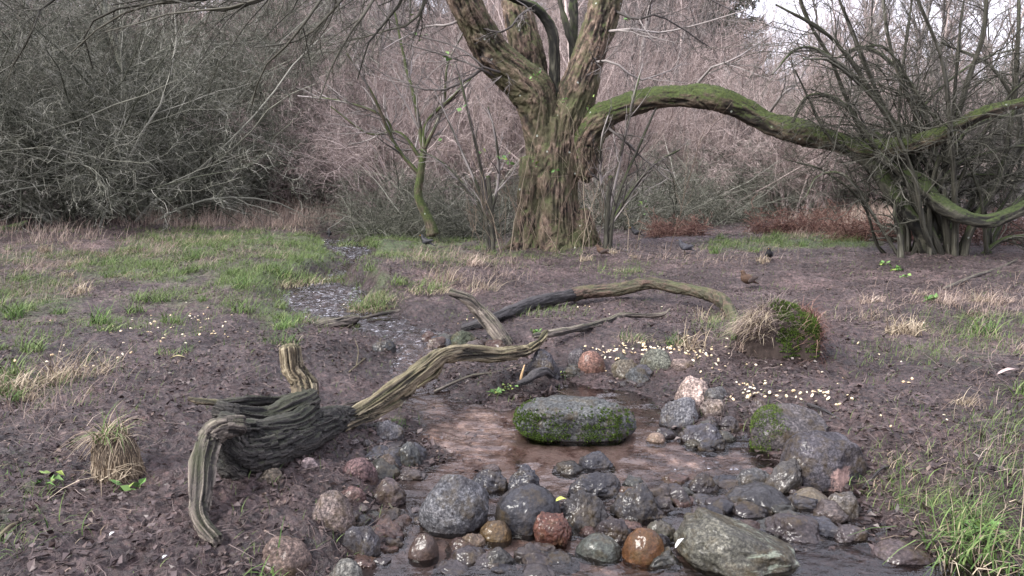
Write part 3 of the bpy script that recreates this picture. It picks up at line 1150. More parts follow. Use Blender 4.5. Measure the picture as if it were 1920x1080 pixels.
# further brush filling the slope
for i in range(74):
    u = -300 + (i * 211) % 1700 + jit(40)
    y = 29 + (i % 11) * 3.2 + jit(1)
    place((PM + PB + PG)[i % 7], u, y, 1.7 + jit(.3), 'fine bare brush on the slope', 'brush covering the slope')


def conifer_proto(seed):
    r = np.random.default_rng(seed)
    root = obj('conifer', None)
    root['category'] = 'tree'
    h = 13.0
    V, Fq = tubes(np.array([[[0, 0, -.3], [0, 0, h * .5], [0, 0, h]]]), np.array([[.18, .1, .01]]), 8)
    mb = MB()
    mb.add(V, [Fq], tone=.4)
    obj('trunk', mb.mesh('trunk', M['tw_dark']), root)
    n = 150
    z = r.uniform(1.5, h - .2, n)
    az = r.uniform(0, 6.28, n)
    L = (1 - z / h) * 2.9 + .25
    P0 = np.stack([np.zeros(n), np.zeros(n), z], 1)
    P = grow(P0, np.stack([np.cos(az), np.sin(az), np.full(n, .15)], 1), L, 7, .06, -.06, r)
    pos, D, le, rr = spawn(P, np.full((n, 7), .02), L, 26, .1, 1, .8, .28, 1, r)
    P2 = grow(pos, D, le, 4, .1, -.08, r)
    pos, D, le, rr = spawn(P2, np.full((len(P2), 4), .01), le, 3, .1, 1, .6, .5, 1, r)
    P3 = grow(pos, D, le, 3, .1, -.1, r)
    mb = MB()
    for Q, ra in ((P2, .022), (P3, .025)):
        V, Fq = tubes(Q, np.full(Q.shape[:2], ra), 3)
        mb.add(V, [Fq], tone=np.repeat(r.random(len(Q)), Q.shape[1] * 3))
    obj('crown', mb.mesh('crown', M['conifer']), root)
    root['used'] = 0
    return root


PC = conifer_proto(3)
for u, y, s in [(1270, 50, 1.15), (1355, 48, 1.08), (1195, 56, 1.1), (1310, 60, 1.0), (1530, 58, .72), (1100, 60, 1.1), (690, 55, 1.0), (600, 58, 1.1)]:
    place(PC, u, y, s, 'dark conifer', 'dark conifers at the back')


# ------------------------------------------------------------------ the big tree
def LP(rows):
    """rows (u, v, depth, radius in px) -> x,y,z,r"""
    out = []
    for (u, v, y, rp) in rows:
        p = at(u, v, y)
        out.append([p[0], p[1], p[2], rp * px(y, p[2])])
    return out


def local(rows, o):
    r = np.array(rows, float)
    r[:, :3] -= o
    return r


def leaves_mesh(name, pts, size, mat, rng, n_each=1, flat=.5):
    """small pointed leaves with a fold, scattered around pts"""
    pts = np.repeat(np.asarray(pts, float), n_each, 0)
    N = len(pts)
    pts = pts + rng.normal(0, size * .6, pts.shape) * (n_each > 1)
    az = rng.uniform(0, 6.28, N)
    tilt = rng.normal(0, flat, N)
    D = np.stack([np.cos(az) * np.cos(tilt), np.sin(az) * np.cos(tilt), np.sin(tilt)], 1)
    S = unit(np.cross(D, [0, 0, 1.0]) + rng.normal(0, .3, D.shape))
    U = np.cross(S, D)
    L = (size * rng.uniform(.6, 1.3, N))[:, None]
    W = L * rng.uniform(.25, .45, (N, 1))
    c = rng.uniform(-.15, .35, (N, 1))
    V = np.stack([pts, pts + D * L * .45 + S * W + U * L * c, pts + D * L + U * L * c * .4 * rng.normal(0, 1, (N, 1)), pts + D * L * .45 - S * W + U * L * c, pts + D * L * .5], 1)
    b = np.arange(N)[:, None] * 5
    F3 = np.concatenate([b + [0, 4, 1], b + [1, 4, 2], b + [2, 4, 3], b + [3, 4, 0]])
    mb = MB()
    mb.add(V.reshape(-1, 3), [F3], tone=np.repeat(rng.random(N), 5))
    return mb.mesh(name, mat, False)


TB = at(1035, 468, 13.0)
TB[2] = 0.0
tree = thing('mossy_tree', 'huge mossy multi stemmed tree with brown furrowed bark and a long arching limb', 'tree', TB)
D = 13.0
trunk_l = [LP(r) for r in [
    [(1006, 490, D, 44), (1011, 400, D, 32), (1014, 320, D, 29), (1014, 240, D, 31), (1000, 180, D, 38), (965, 140, D - .05, 38), (925, 100, D - .15, 35), (893, 50, D - .3, 31), (866, -5, D - .45, 31), (835, -70, D - .6, 28), (790, -170, D - .8, 24)],
    [(1064, 490, D + .05, 38), (1058, 400, D, 30), (1056, 320, D, 29), (1062, 240, D, 34), (1078, 190, D, 33), (1098, 130, D, 32), (1118, 70, D, 32), (1134, 10, D + .05, 29), (1150, -60, D + .1, 30), (1170, -160, D + .3, 26)],
    [(1035, 490, D - .18, 44), (1035, 400, D - .12, 40), (1036, 300, D - .05, 38), (1040, 225, D, 30)],
    [(1092, 330, D - .02, 26), (1095, 275, D - .05, 28), (1112, 240, D - .1, 28), (1135, 222, D - .15, 26)],
    [(1010, 210, D + .35, 30), (990, 120, D + .45, 32), (975, 50, D + .55, 30), (962, -20, D + .7, 28), (950, -120, D + .8, 24)],
    [(925, 488, D - .2, 7), (955, 474, D - .2, 16), (985, 452, D - .1, 26), (1000, 400, D, 26)], [(1150, 486, D, 7), (1125, 474, D, 16), (1098, 450, D - .1, 26), (1080, 400, D, 26)], [(1030, 500, D - .75, 8), (1036, 484, D - .5, 18), (1040, 455, D - .3, 26), (1036, 400, D - .1, 30)], [(1085, 500, D - .6, 7), (1078, 482, D - .4, 16), (1068, 450, D - .2, 22)], [(975, 498, D - .6, 7), (990, 480, D - .4, 15), (1002, 450, D - .2, 22)],
    [(995, 300, D - .1, 18), (988, 360, D - .2, 17), (985, 430, D - .2, 20), (975, 490, D - .25, 20)],
]]
trunk_l = [local(r, TB) for r in trunk_l]
obj('trunk', organic('trunk', trunk_l, .02, M['bark'], amp=.032, f_round=16, f_along=2.7, lump=.045, seed=3, smooth_it=3), tree)
arm = [local(LP([(1085, 300, D - .1, 12.8), (1092, 262, D - .1, 21.6), (1125, 222, D - .15, 24.8), (1170, 200, D - .25, 22.4), (1225, 184, D - .4, 20.8), (1285, 180, D - .55, 19.2), (1335, 182, D - .7, 21.6), (1385, 200, D - .8, 22.4), (1440, 228, D - .9, 21.6), (1500, 248, D - 1, 21.6),
                 (1560, 263, D - 1.1, 20.0), (1625, 277, D - 1.45, 19), (1680, 275, D - 1.8, 18), (1740, 262, D - 2.1, 16), (1800, 235, D - 2.3, 14.5), (1850, 208, D - 2.4, 12.5), (1920, 190, D - 2.4, 11), (2010, 150, D - 2.4, 9)]), TB),
       local(LP([(1330, 178, D - .7, 16.0), (1338, 164, D - .7, 8.0)]), TB),
       local(LP([(1135, 240, D - .1, 9.6), (1115, 290, D - .1, 9.6), (1095, 340, D - .1, 11.2)]), TB)]
o = obj('limb', organic('long_limb', arm, .022, M['bark_limb'], amp=.022, f_round=16, f_along=2.0, lump=.025, seed=5, smooth_it=3), tree)
o['label'] = 'long arching limb reaching right, green with moss on top'
sup = [local(LP(r), TB) for r in [
    [(1585, 272, D - 1.2, 15), (1640, 315, D - 1.5, 13), (1678, 370, D - 1.75, 15), (1708, 410, D - 1.85, 15), (1730, 440, D - 1.85, 14), (1742, 492, D - 1.8, 15)],
    [(1640, 280, D - 1.45, 15), (1680, 320, D - 1.6, 17), (1722, 345, D - 1.9, 18), (1752, 375, D - 2.1, 16), (1800, 405, D - 2.3, 14), (1850, 416, D - 2.4, 14), (1900, 398, D - 2.4, 13), (1960, 370, D - 2.4, 12), (2060, 330, D - 1.9, 12)]]]
o = obj('limb', organic('prop_limb', sup, .022, M['bark_green'], amp=.012, f_round=14, f_along=2, lump=.016, seed=6, smooth_it=3), tree)
o['label'] = 'dark forked limb dropping from the long limb into the willow'
thin = [local(LP(r), TB) for r in [
    [(1042, 200, D + .1, 11), (1040, 130, D + .1, 11), (1038, 70, D + .05, 11), (1025, 40, D, 10), (1000, 12, D - .1, 9), (960, -5, D - .2, 8), (900, -40, D - .3, 7)],
    [(1075, 190, D + .3, 10), (1076, 80, D + .4, 9), (1074, -40, D + .5, 8)],
    [(1078, 110, D + .2, 5), (1062, 50, D + .2, 5), (1050, 0, D + .2, 4), (1045, -40, D + .2, 3)]]]
o = obj('limb', organic('thin_limb', thin, .02, M['bark_green'], amp=.008, lump=.012, seed=7, smooth_it=2), tree)
o['label'] = 'thin upright limb between the two main ones'


def twig_run(rows, base, rng, levels, mat, name, parent, K=10, sides=(5, 4, 3, 3, 3)):
    """rows: list of control polylines (px rows); grow levels of twigs along them"""
    Ps, Rs, Ls = [], [], []
    for r in rows:
        C = catmull(local(LP(r), base), .05)
        idx = np.linspace(0, len(C) - 1, K).astype(int)
        P = C[idx, :3] + rng.normal(0, .012, (K, 3)) * np.linspace(0, 1, K)[:, None]
        Ps.append(P)
        Rs.append(C[idx, 3])
        Ls.append(np.linalg.norm(np.diff(P, axis=0), axis=1).sum())
    lv = system(np.array(Ps), np.array(Rs), np.array(Ls), levels, rng)
    return obj(name, sys_mesh(name, lv, M[mat], sides, rng), parent)


r = np.random.default_rng(31)
TW = [dict(n=10, len=.35, ang=.6, wig=.14, up=-.02, K=7, rf=.5, t0=.1, rmin=.004), dict(n=6, len=.45, ang=.6, wig=.16, up=-.02, K=5, rf=.55, rmin=.003), dict(n=4, len=.5, ang=.6, wig=.18, up=0, K=4, rf=.6, rmin=.0022)]
# drooping branches over the upper left
dro = []
for (a, b, c, d, e) in [((800, -160), (700, -60), (620, 20), (560, 75), (480, 90)), ((790, -180), (640, -40), (560, 50), (500, 120), (470, 200)), ((820, -160), (720, -20), (660, 60), (630, 110), (600, 190)),
                        ((700, -90), (560, -40), (430, 5), (330, 20), (200, 60)), ((690, -100), (500, -60), (320, 0), (210, 35), (130, 100)), ((560, -60), (400, -10), (220, 20), (160, 60), (175, 130)),
                        ((780, -140), (760, -20), (720, 40), (690, 90), (670, 150)), ((640, -80), (520, 0), (410, 10), (300, -5), (210, 10)), ((400, -60), (250, -20), (90, 10), (60, 60), (20, 120)), ((830, -120), (800, 0), (770, 40), (720, 60), (640, 80))]:
    y0 = 10.5 + r.uniform(-1.5, 1.2)
    dro.append([(a[0], a[1], y0, 5), (b[0], b[1] + r.uniform(-15, 15), y0, 3.4), (c[0], c[1] + r.uniform(-12, 12), y0 + r.uniform(-.4, .4), 2.5), (d[0], d[1], y0 + r.uniform(-.5, .5), 1.8), (e[0], e[1], y0 + r.uniform(-.6, .6), 1.3)])
o = twig_run(dro, TB, r, TW, 'tw_dark', 'drooping_branches', tree)
dro = []
for (a, b, c) in [((1000, 12), (940, 60), (860, 40)), ((965, 140), (860, 90), (760, 60)), ((940, 150), (850, 110), (690, 60)), ((930, 110), (800, 170), (700, 130)), ((1150, 20), (1240, 30), (1330, 90)), ((1130, 60), (1250, 60), (1400, 20)), ((1290, 180), (1380, 110), (1480, 40)), ((1160, -40), (1290, -20), (1400, 30)),
                  ((1120, 225), (1210, 300), (1260, 340)), ((1440, 215), (1500, 150), (1530, 60)), ((880, 30), (800, 50), (720, 90)), ((1640, 270), (1600, 180), (1570, 90)), ((1750, 250), (1760, 150), (1740, 30)), ((1100, 120), (1200, 150), (1280, 120))]:
    y0 = 12.6
    dro.append([(a[0], a[1], y0 + .35, 3.2), ((a[0] + b[0]) / 2, (a[1] + b[1]) / 2 + r.uniform(-22, 22), y0 - .1, 2.4), (b[0], b[1], y0 + r.uniform(-.5, .5), 1.8), (c[0], c[1], y0 + r.uniform(-1, 1), .9)])
o = twig_run(dro, TB, r, TW, 'tw_grey', 'side_branches', tree)
# shoots round the trunk
n = 38
P0 = np.stack([r.normal(0, .62, n), r.uniform(-.9, -.25, n), np.full(n, -.05)], 1)
Dr = np.stack([r.normal(0, .16, n) + P0[:, 0] * .12, r.normal(-.02, .08, n), np.ones(n)], 1)
L = r.uniform(.8, 2.6, n)
P = grow(P0, Dr, L, 9, .17, .03, r)
R = (r.uniform(.003, .008, n))[:, None] * np.linspace(1, .3, 9)[None]
lv = system(P, R, L, [dict(n=5, len=.3, ang=.45, wig=.1, up=.06, K=6, rf=.5, rmin=.003, t0=.2), dict(n=3, len=.45, ang=.5, wig=.12, up=.05, K=4, rf=.6, rmin=.002)], r)
obj('basal_shoots', sys_mesh('basal_shoots', lv, M['tw_shoot'], (5, 3, 3), r), tree)
LV = []
for (u, v, y) in [(905, 280, 12.2), (940, 300, 12.2), (950, 296, 12.2), (825, 268, 12.2), (840, 105, 12), (845, 112, 12), (1000, 150, 12.2), (1008, 146, 12.2), (1040, 320, 12), (1060, 192, 12.2), (1105, 190, 12.2), (775, 35, 12), (790, 68, 12), (1175, 35, 12.4), (1000, 310, 12.1), (960, 305, 12.2),
                (1200, 385, 12.6), (1215, 390, 12.6), (1180, 395, 12.6), (870, 200, 12.3)]:
    LV.append(at(u, v, y) - TB)
obj('leaves', leaves_mesh('leaves', LV, .07, M['leaf'], r, 4), tree)


# ------------------------------------------------------------------ right-hand willow, small trees
WB = at(1752, 488, 11.5)
WB[2] = float(H(np.array([WB[0]]), np.array([WB[1]]), False)[0])
wil = thing('multi_stemmed_willow', 'bare dark willow clump of many crossing stems at the right edge', 'tree', WB)
r = np.random.default_rng(41)
rows = []
for (pts, rp) in [([(1725, 495), (1700, 440), (1660, 340), (1600, 250), (1540, 110), (1500, 20), (1480, -60)], 7), ([(1735, 495), (1705, 420), (1690, 330), (1640, 210), (1560, 120), (1495, 110)], 6), ([(1740, 495), (1735, 400), (1700, 290), (1640, 200), (1580, 60), (1540, -60)], 8),
                 ([(1750, 495), (1740, 420), (1745, 330), (1700, 200), (1660, 80), (1640, -60)], 9), ([(1755, 495), (1770, 400), (1760, 260), (1750, 120), (1700, -50)], 8), ([(1765, 495), (1775, 420), (1800, 300), (1840, 150), (1850, 60), (1860, -60)], 10),
                 ([(1775, 495), (1800, 430), (1850, 330), (1880, 200), (1895, 60), (1900, -60)], 10), ([(1770, 495), (1790, 440), (1860, 380), (1920, 300), (1980, 180)], 7), ([(1745, 495), (1680, 470), (1640, 380), (1560, 320), (1480, 300)], 4),
                 ([(1735, 495), (1760, 380), (1820, 250), (1900, 215), (2000, 190)], 7), ([(1730, 495), (1700, 400), (1620, 300), (1560, 260), (1500, 130)], 6), ([(1760, 495), (1755, 350), (1790, 220), (1800, 100), (1820, -60)], 6),
                 ([(1750, 495), (1720, 350), (1740, 220), (1830, 120), (1925, 90)], 5), ([(1785, 495), (1850, 450), (1920, 440), (2000, 420)], 6), ([(1745, 495), (1800, 330), (1900, 280), (1990, 270)], 6), ([(1712, 500), (1705, 440), (1690, 400), (1695, 350)], 8),
                 ([(1735, 495), (1690, 380), (1625, 265), (1560, 190), (1505, 180), (1475, 230)], 7), ([(1745, 495), (1720, 360), (1640, 200), (1560, 110), (1490, 90), (1450, 140)], 7), ([(1755, 495), (1700, 330), (1600, 150), (1530, 60), (1450, 10)], 8),
                 ([(1760, 495), (1790, 330), (1740, 170), (1650, 90), (1580, 110)], 7), ([(1775, 495), (1830, 380), (1900, 250), (1850, 130), (1760, 80)], 7), ([(1730, 495), (1660, 400), (1600, 330), (1545, 330), (1510, 370)], 4),
                 ([(1760, 495), (1790, 350), (1910, 330), (2000, 360)], 6), ([(1742, 495), (1730, 450), (1705, 350), (1680, 250), (1690, 100), (1720, -50)], 6)]:
    y0 = 11.5 + r.uniform(-.5, .5)
    sh = r.uniform(-45, 45)
    pts = [(u + sh * (1 - i / len(pts)), v) for i, (u, v) in enumerate(pts)]
    nn = len(pts)
    yj = r.uniform(-1.3, 1.3)
    rows.append([(u + r.uniform(-9, 9) * (i > 0), v, y0 + yj * (i / nn) + r.uniform(-.1, .1), rp * (1 - .75 * i / (nn - 1))) for i, (u, v) in enumerate(pts)])
for (pts, rp) in [([(1800, 492), (1765, 410), (1735, 340), (1690, 285), (1640, 250)], 11), ([(1700, 500), (1694, 440), (1688, 400), (1672, 360)], 10), ([(1770, 495), (1748, 440), (1722, 390), (1700, 340), (1650, 290)], 10), ([(1725, 498), (1770, 440), (1810, 400), (1850, 330), (1900, 290), (1960, 200)], 9)]:
    y0 = 11.5 + r.uniform(-.5, .3)
    rows.append([(u, v, y0 + r.uniform(-.1, .1), rp * (1 - .1 * i)) for i, (u, v) in enumerate(pts)])
for k in range(7):
    u0 = r.uniform(1660, 1860)
    dx = r.uniform(-260, 260)
    top = r.uniform(-80, 300)
    y0 = 11.5 + r.uniform(-.4, .6)
    pts = [(u0, 495), (u0 + dx * .05 + r.normal(0, 12), 430), (u0 + dx * .25 + r.normal(0, 20), 330 + top * .1), (u0 + dx * .55 + r.normal(0, 25), 200 + top * .35), (u0 + dx * .85, 110 + top * .6), (u0 + dx * 1.2 + r.normal(0, 20), top + r.uniform(0, 120))]
    yj = r.uniform(-1.5, 1.5)
    rows.append([(u, v, y0 + yj * i / 5, r.uniform(3, 5) * (1 - .14 * i)) for i, (u, v) in enumerate(pts)])
rows = [[(u, v, y, rp * .85) for (u, v, y, rp) in q] for q in rows]
st = [local(LP(q), WB) for q in rows]
mb = MB()
for q in st:
    V, Fs, bk = round_tube(catmull(q, .05), 9)
    mb.add(V, Fs, bark=bk, groove=.1 + 0 * V[:, 0])
obj('stems', mb.mesh('stems', M['bark_green']), wil)
twig_run(rows, WB, r, [dict(n=13, len=.45, ang=.85, wig=.26, up=-.05, K=8, rf=.35, t0=.3, rmin=.0032), dict(n=9, len=.42, ang=.75, wig=.24, up=0.0, K=6, rf=.55, rmin=.0028), dict(n=4, len=.5, ang=.7, wig=.24, up=0, K=4, rf=.6, rmin=.002)], 'tw_willow', 'twigs', wil, 12)


def small_tree(rows, base, label, r, mat, tmat, lv, name='slender_tree'):
    t = thing(name, label, 'tree', base)
    mb = MB()
    for q in rows[:]:
        V, Fs, bk = round_tube(catmull(local(LP(q), base), .04), 10)
        mb.add(V, Fs, bark=bk, groove=.1 + 0 * V[:, 0])
    obj('trunk', mb.mesh('trunk', M[mat]), t)
    twig_run(rows[1:], base, r, lv, tmat, 'twigs', t, 9)
    return t


b = at(808, 432, 14.6)
b[2] = float(H(np.array([b[0]]), np.array([b[1]]), False)[0])
Y = 14.6
small_tree([[(812, 440, Y, 13), (805, 415, Y, 10), (785, 370, Y, 8), (788, 330, Y, 7.5), (795, 280, Y, 6)],
            [(788, 330, Y, 4.5), (740, 270, Y, 3.5), (700, 180, Y - .2, 2.4), (650, 100, Y - .4, 1.2)], [(795, 280, Y, 4), (800, 230, Y, 3), (850, 180, Y, 3), (900, 130, Y + .2, 1.5)],
            [(795, 290, Y, 5), (780, 200, Y + .1, 4), (760, 120, Y + .3, 3), (740, 20, Y + .4, 1.5)], [(790, 300, Y, 4), (750, 250, Y, 3), (690, 250, Y, 2), (620, 200, Y, 1.2)], [(796, 280, Y, 4), (830, 200, Y, 3), (840, 120, Y, 2), (870, 60, Y, 1.2)],
            [(740, 270, Y, 3), (720, 220, Y, 2.6), (640, 190, Y, 2), (560, 180, Y, 1.2)]], b,
           'slender young tree with leaning trunk and moss at its foot', np.random.default_rng(51), 'bark_limb', 'tw_grey',
           [dict(n=12, len=.32, ang=.6, wig=.12, up=.04, K=6, rf=.5, t0=.1, rmin=.004), dict(n=7, len=.45, ang=.6, wig=.15, up=.02, K=5, rf=.55, rmin=.003), dict(n=4, len=.5, ang=.6, wig=.15, up=0, K=4, rf=.6, rmin=.002)])
# saplings beside the trunk
for (u0, sgn, lab) in [(925, -1, 'thin grey sapling just left of the big trunk'), (1135, 1, 'thin grey sapling just right of the big trunk')]:
    Y = 12.5
    b = at(u0, 465, Y)
    b[2] = float(H(np.array([b[0]]), np.array([b[1]]), False)[0])
    rw = [[(u0, 475, Y, 5), (u0 + 4 * sgn, 400, Y, 4.5), (u0 + 10 * sgn, 330, Y, 4)], [(u0 + 2 * sgn, 430, Y, 4), (u0 + 20 * sgn, 330, Y, 3), (u0 + 50 * sgn, 200, Y - .2, 2), (u0 + 70 * sgn, 120, Y, 1)],
          [(u0 + 4 * sgn, 400, Y, 4), (u0 - 10 * sgn, 330, Y, 3), (u0 - 5 * sgn, 260, Y - .3, 2), (u0 + 10 * sgn, 200, Y - .3, 1)], [(u0, 440, Y, 3.5), (u0 + 40 * sgn, 370, Y, 3), (u0 + 90 * sgn, 310, Y, 2), (u0 + 140 * sgn, 280, Y, 1)],
          [(u0 + 8 * sgn, 470, Y, 4), (u0 + 20 * sgn, 380, Y, 3.2), (u0 + 70 * sgn, 260, Y, 2), (u0 + 110 * sgn, 170, Y, 1)]]
    small_tree(rw, b, lab, np.random.default_rng(60 + sgn), 'bark_green', 'tw_grey',
               [dict(n=8, len=.3, ang=.5, wig=.12, up=.05, K=6, rf=.5, t0=.15, rmin=.0035), dict(n=5, len=.45, ang=.6, wig=.15, up=.02, K=5, rf=.55, rmin=.0025), dict(n=2, len=.5, ang=.6, K=4, rf=.6, rmin=.002)], 'sapling')

# ------------------------------------------------------------------ logs and driftwood
def log(name, label, parts, base, cat='log'):
    t = thing(name, label, cat, base)
    for (pn, limbs, mat, kw, pl) in parts:
        o = obj(pn, organic(pn, [local(LP(q), base) for q in limbs], mat=M[mat], **kw), t)
        if pl:
            o['label'] = pl
    return t


def gd(u, v, off=0.0):
    return float(g1(u, v)[1]) + off


b = g1(500, 880)
D1, D2, D3 = gd(440, 905, .10), gd(510, 885, .10), gd(580, 850, .08)
R0, R1, R2 = gd(400, 1016, -.03), gd(377, 985, -.10), gd(373, 940, -.15)
log('driftwood_log', 'big gnarled driftwood log lying across the mud at the stream', [
    ('body', [[(428, 805, D1, 27), (450, 845, D1, 42), (510, 836, D2, 45), (570, 812, D3, 40), (620, 792, 3.98, 30), (660, 775, 4.1, 17)],
              [(425, 862, D1 - .04, 20), (445, 880, D1 - .04, 24), (490, 870, D2, 26)], [(412, 798, D1, 22), (470, 803, D1 + .02, 20), (540, 800, D2 + .1, 22), (585, 770, 3.8, 20)],
              [(405, 768, 3.5, 20), (440, 776, 3.5, 22), (500, 782, 3.6, 20), (560, 762, 3.72, 22), (588, 745, 3.8, 18)], [(410, 757, 3.6, 12), (470, 752, 3.7, 9), (530, 752, 3.8, 8), (575, 735, 3.8, 9)]],
     'drift_dark', dict(voxel=.0055, amp=.011, f_round=46, f_along=2.4, lump=.012, seed=11, smooth_it=1), None),
    ('root', [[(455, 800, D1 - .10, 18), (418, 800, D1 - .13, 22), (393, 822, D1 - .16, 23), (381, 865, D1 - .24, 22), (378, 920, D1 - .34, 21), (374, 962, D1 - .42, 18), (386, 992, D1 - .48, 16), (408, 1014, D1 - .54, 13)]],
     'drift_grey', dict(voxel=.0045, amp=.009, f_round=48, f_along=2.6, lump=.006, seed=12, smooth_it=1), 'grey curved root hanging down to the mud'),
    ('stub', [[(543, 650, 3.85, 19), (549, 690, 3.85, 20), (566, 715, 3.85, 21), (572, 742, 3.82, 22), (556, 775, 3.8, 16)], [(586, 742, 3.85, 8), (584, 715, 3.86, 8), (560, 690, 3.86, 8)]],
     'drift_pale', dict(voxel=.005, amp=.010, f_round=50, f_along=3, lump=.008, seed=13, smooth_it=1), 'pale broken stub standing up'),
    ('spike', [[(352, 747, 3.6, 4), (375, 752, 3.6, 6), (410, 756, 3.62, 7)]], 'drift_pale', dict(voxel=.004, amp=.003, f_round=60, f_along=4, lump=.003, seed=14, smooth_it=1), 'short yellow broken spike'),
    ('branch', [[(610, 805, 3.95, 20), (680, 770, 4.15, 16), (740, 730, 4.35, 17), (790, 695, 4.55, 18), (830, 667, 4.75, 15), (880, 662, 4.95, 14), (940, 665, 5.15, 14), (985, 657, 5.3, 11), (1012, 640, 5.35, 7), (1028, 618, 5.4, 4)],
                [(640, 795, 4.0, 16), (700, 775, 4.2, 11), (745, 752, 4.35, 9), (770, 738, 4.4, 6), (782, 718, 4.45, 4)], [(830, 672, 4.75, 11), (815, 700, 4.7, 8), (780, 725, 4.6, 5)]],
     'drift_pale', dict(voxel=.005, amp=.012, f_round=48, f_along=2.4, lump=.007, seed=15, smooth_it=1), 'long pale yellowish branch'),
], b)
b = g1(950, 645)
log('leaning_branch', 'short thick curved branch standing up from the mud', [
    ('body', [[(843, 548, 6.2, 7), (875, 560, 6.2, 10), (900, 585, 6.2, 13), (925, 612, 6.15, 15), (945, 645, 6.1, 17), (955, 672, 6.1, 17)]], 'drift_grey', dict(voxel=.008, amp=.007, f_round=36, f_along=3, lump=.006, seed=16, smooth_it=2), None)], b, 'branch')
b = g1(1075, 570)
log('arched_log', 'wet black fallen log with a reddish mossy end, arched above the mud', [
    ('dark_end', [[(866, 616, gd(866, 620), 8), (900, 606, gd(900, 613), 10), (950, 588, gd(950, 598), 12), (1010, 566, gd(1010, 576), 13), (1078, 553, 7.9, 11)]], 'drift_wet', dict(voxel=.011, amp=.004, f_round=40, f_along=3, lump=.006, seed=17, smooth_it=2), None),
    ('mossy_end', [[(1074, 551, 7.88, 13), (1110, 546, 7.9, 13), (1160, 543, 7.85, 12), (1220, 531, 7.75, 12), (1270, 540, 7.6, 12), (1320, 550, 7.4, 11), (1350, 562, 7.2, 12), (1366, 582, 6.95, 12), (1380, 610, 6.65, 12)]],
     'drift_red', dict(voxel=.011, amp=.008, f_round=30, f_along=8, lump=.010, seed=18, smooth_it=1), 'reddish bark with green moss')], b)
b = g1(1130, 612)
log('thin_pale_branch', 'thin pale weathered branch lying beyond the driftwood tip', [
    ('body', [[(1000, 630, 5.9, 5), (1030, 626, 6, 7), (1090, 615, 6.3, 6.5), (1140, 602, 6.6, 6), (1165, 592, 6.75, 5.5), (1215, 592, 6.8, 4.5), (1245, 588, 6.85, 3), (1257, 578, 6.9, 1.5)]], 'drift_grey', dict(voxel=.006, amp=.004, f_round=50, f_along=3, lump=.005, seed=19, smooth_it=1), None)], b, 'branch')
b = g1(620, 650)
log('flat_bark_log', 'low curled rotten log behind the pale stub', [
    ('body', [[(565, 625, 6.3, 8), (590, 640, 6.2, 9), (630, 642, 6.2, 7), (655, 655, 6.1, 6), (665, 668, 6, 5)], [(560, 618, 6.4, 7), (580, 645, 6.2, 8), (600, 655, 6.1, 6)]], 'drift_dark', dict(voxel=.007, amp=.006, f_round=40, f_along=3, lump=.01, seed=20, smooth_it=1), None)], b)
b = g1(620, 612)
log('mossy_log', 'short stubby mossy log lying in the stream', [
    ('body', [[(590, 612, 6.7, 8), (615, 607, 6.8, 12), (645, 602, 6.9, 11), (672, 596, 7, 8)], [(668, 598, 7.0, 3), (700, 592, 7.1, 2.4), (750, 582, 7.3, 1.6)]], 'drift_grey', dict(voxel=.008, amp=.008, f_round=30, f_along=4, lump=.012, seed=21, smooth_it=1), None)], b)
b = g1(1005, 705)
log('curled_root', 'dark curled root poking from the mud under the driftwood', [
    ('body', [[(972, 720, 5.0, 5), (990, 712, 5.05, 7), (1005, 700, 5.1, 9), (1022, 696, 5.15, 8), (1035, 705, 5.2, 7)]], 'drift_wet', dict(voxel=.006, amp=.004, f_round=50, f_along=3, lump=.006, seed=22, smooth_it=1), None)], b, 'root')
# fallen branches lying at the left edge of the scrub
b = at(60, 430, 15.0)
b[2] = 0
log('fallen_branch', 'mossy fallen branch at the foot of the left scrub', [
    ('body', [[(-60, 445, 14.6, 8), (0, 432, 14.8, 8), (40, 424, 15, 7), (52, 415, 15, 3)], [(-20, 450, 14.8, 4), (50, 447, 14.9, 4), (110, 436, 15, 3), (128, 424, 15, 2)]], 'bark_green', dict(voxel=.02, amp=.01, lump=.01, seed=23, smooth_it=1), None)], b, 'branch')


def stick(name, label, pts, rp, mat, cat='stick', lift=.012, branch=()):
    P = [g1(u, v) for (u, v) in pts]
    base = P[0].copy()
    C = np.array([[*(p - base + [0, 0, lift + .012 * math.sin(i * 2.1)]), rp * px(p[1]) * (1 - .6 * i / (len(P) - 1))] for i, p in enumerate(P)])
    mb = MB()
    V, Fs, bk = round_tube(catmull(C, .02), 7)
    mb.add(V, Fs, bark=bk, groove=0 * V[:, 0], tone=.5)
    for bp in branch:
        q = np.array([g1(u, v) - base + [0, 0, lift + l] for (u, v, l) in bp])
        C2 = np.concatenate([q, np.linspace(rp * .6, rp * .3, len(q))[:, None] * px(P[0][1])], 1)
        V, Fs, bk = round_tube(catmull(C2, .02), 6)
        mb.add(V, Fs, bark=bk, groove=0 * V[:, 0], tone=.7)
    t = obj(name, mb.mesh(name, M[mat]), None, tuple(base))
    tag(t, label, cat)
    return t


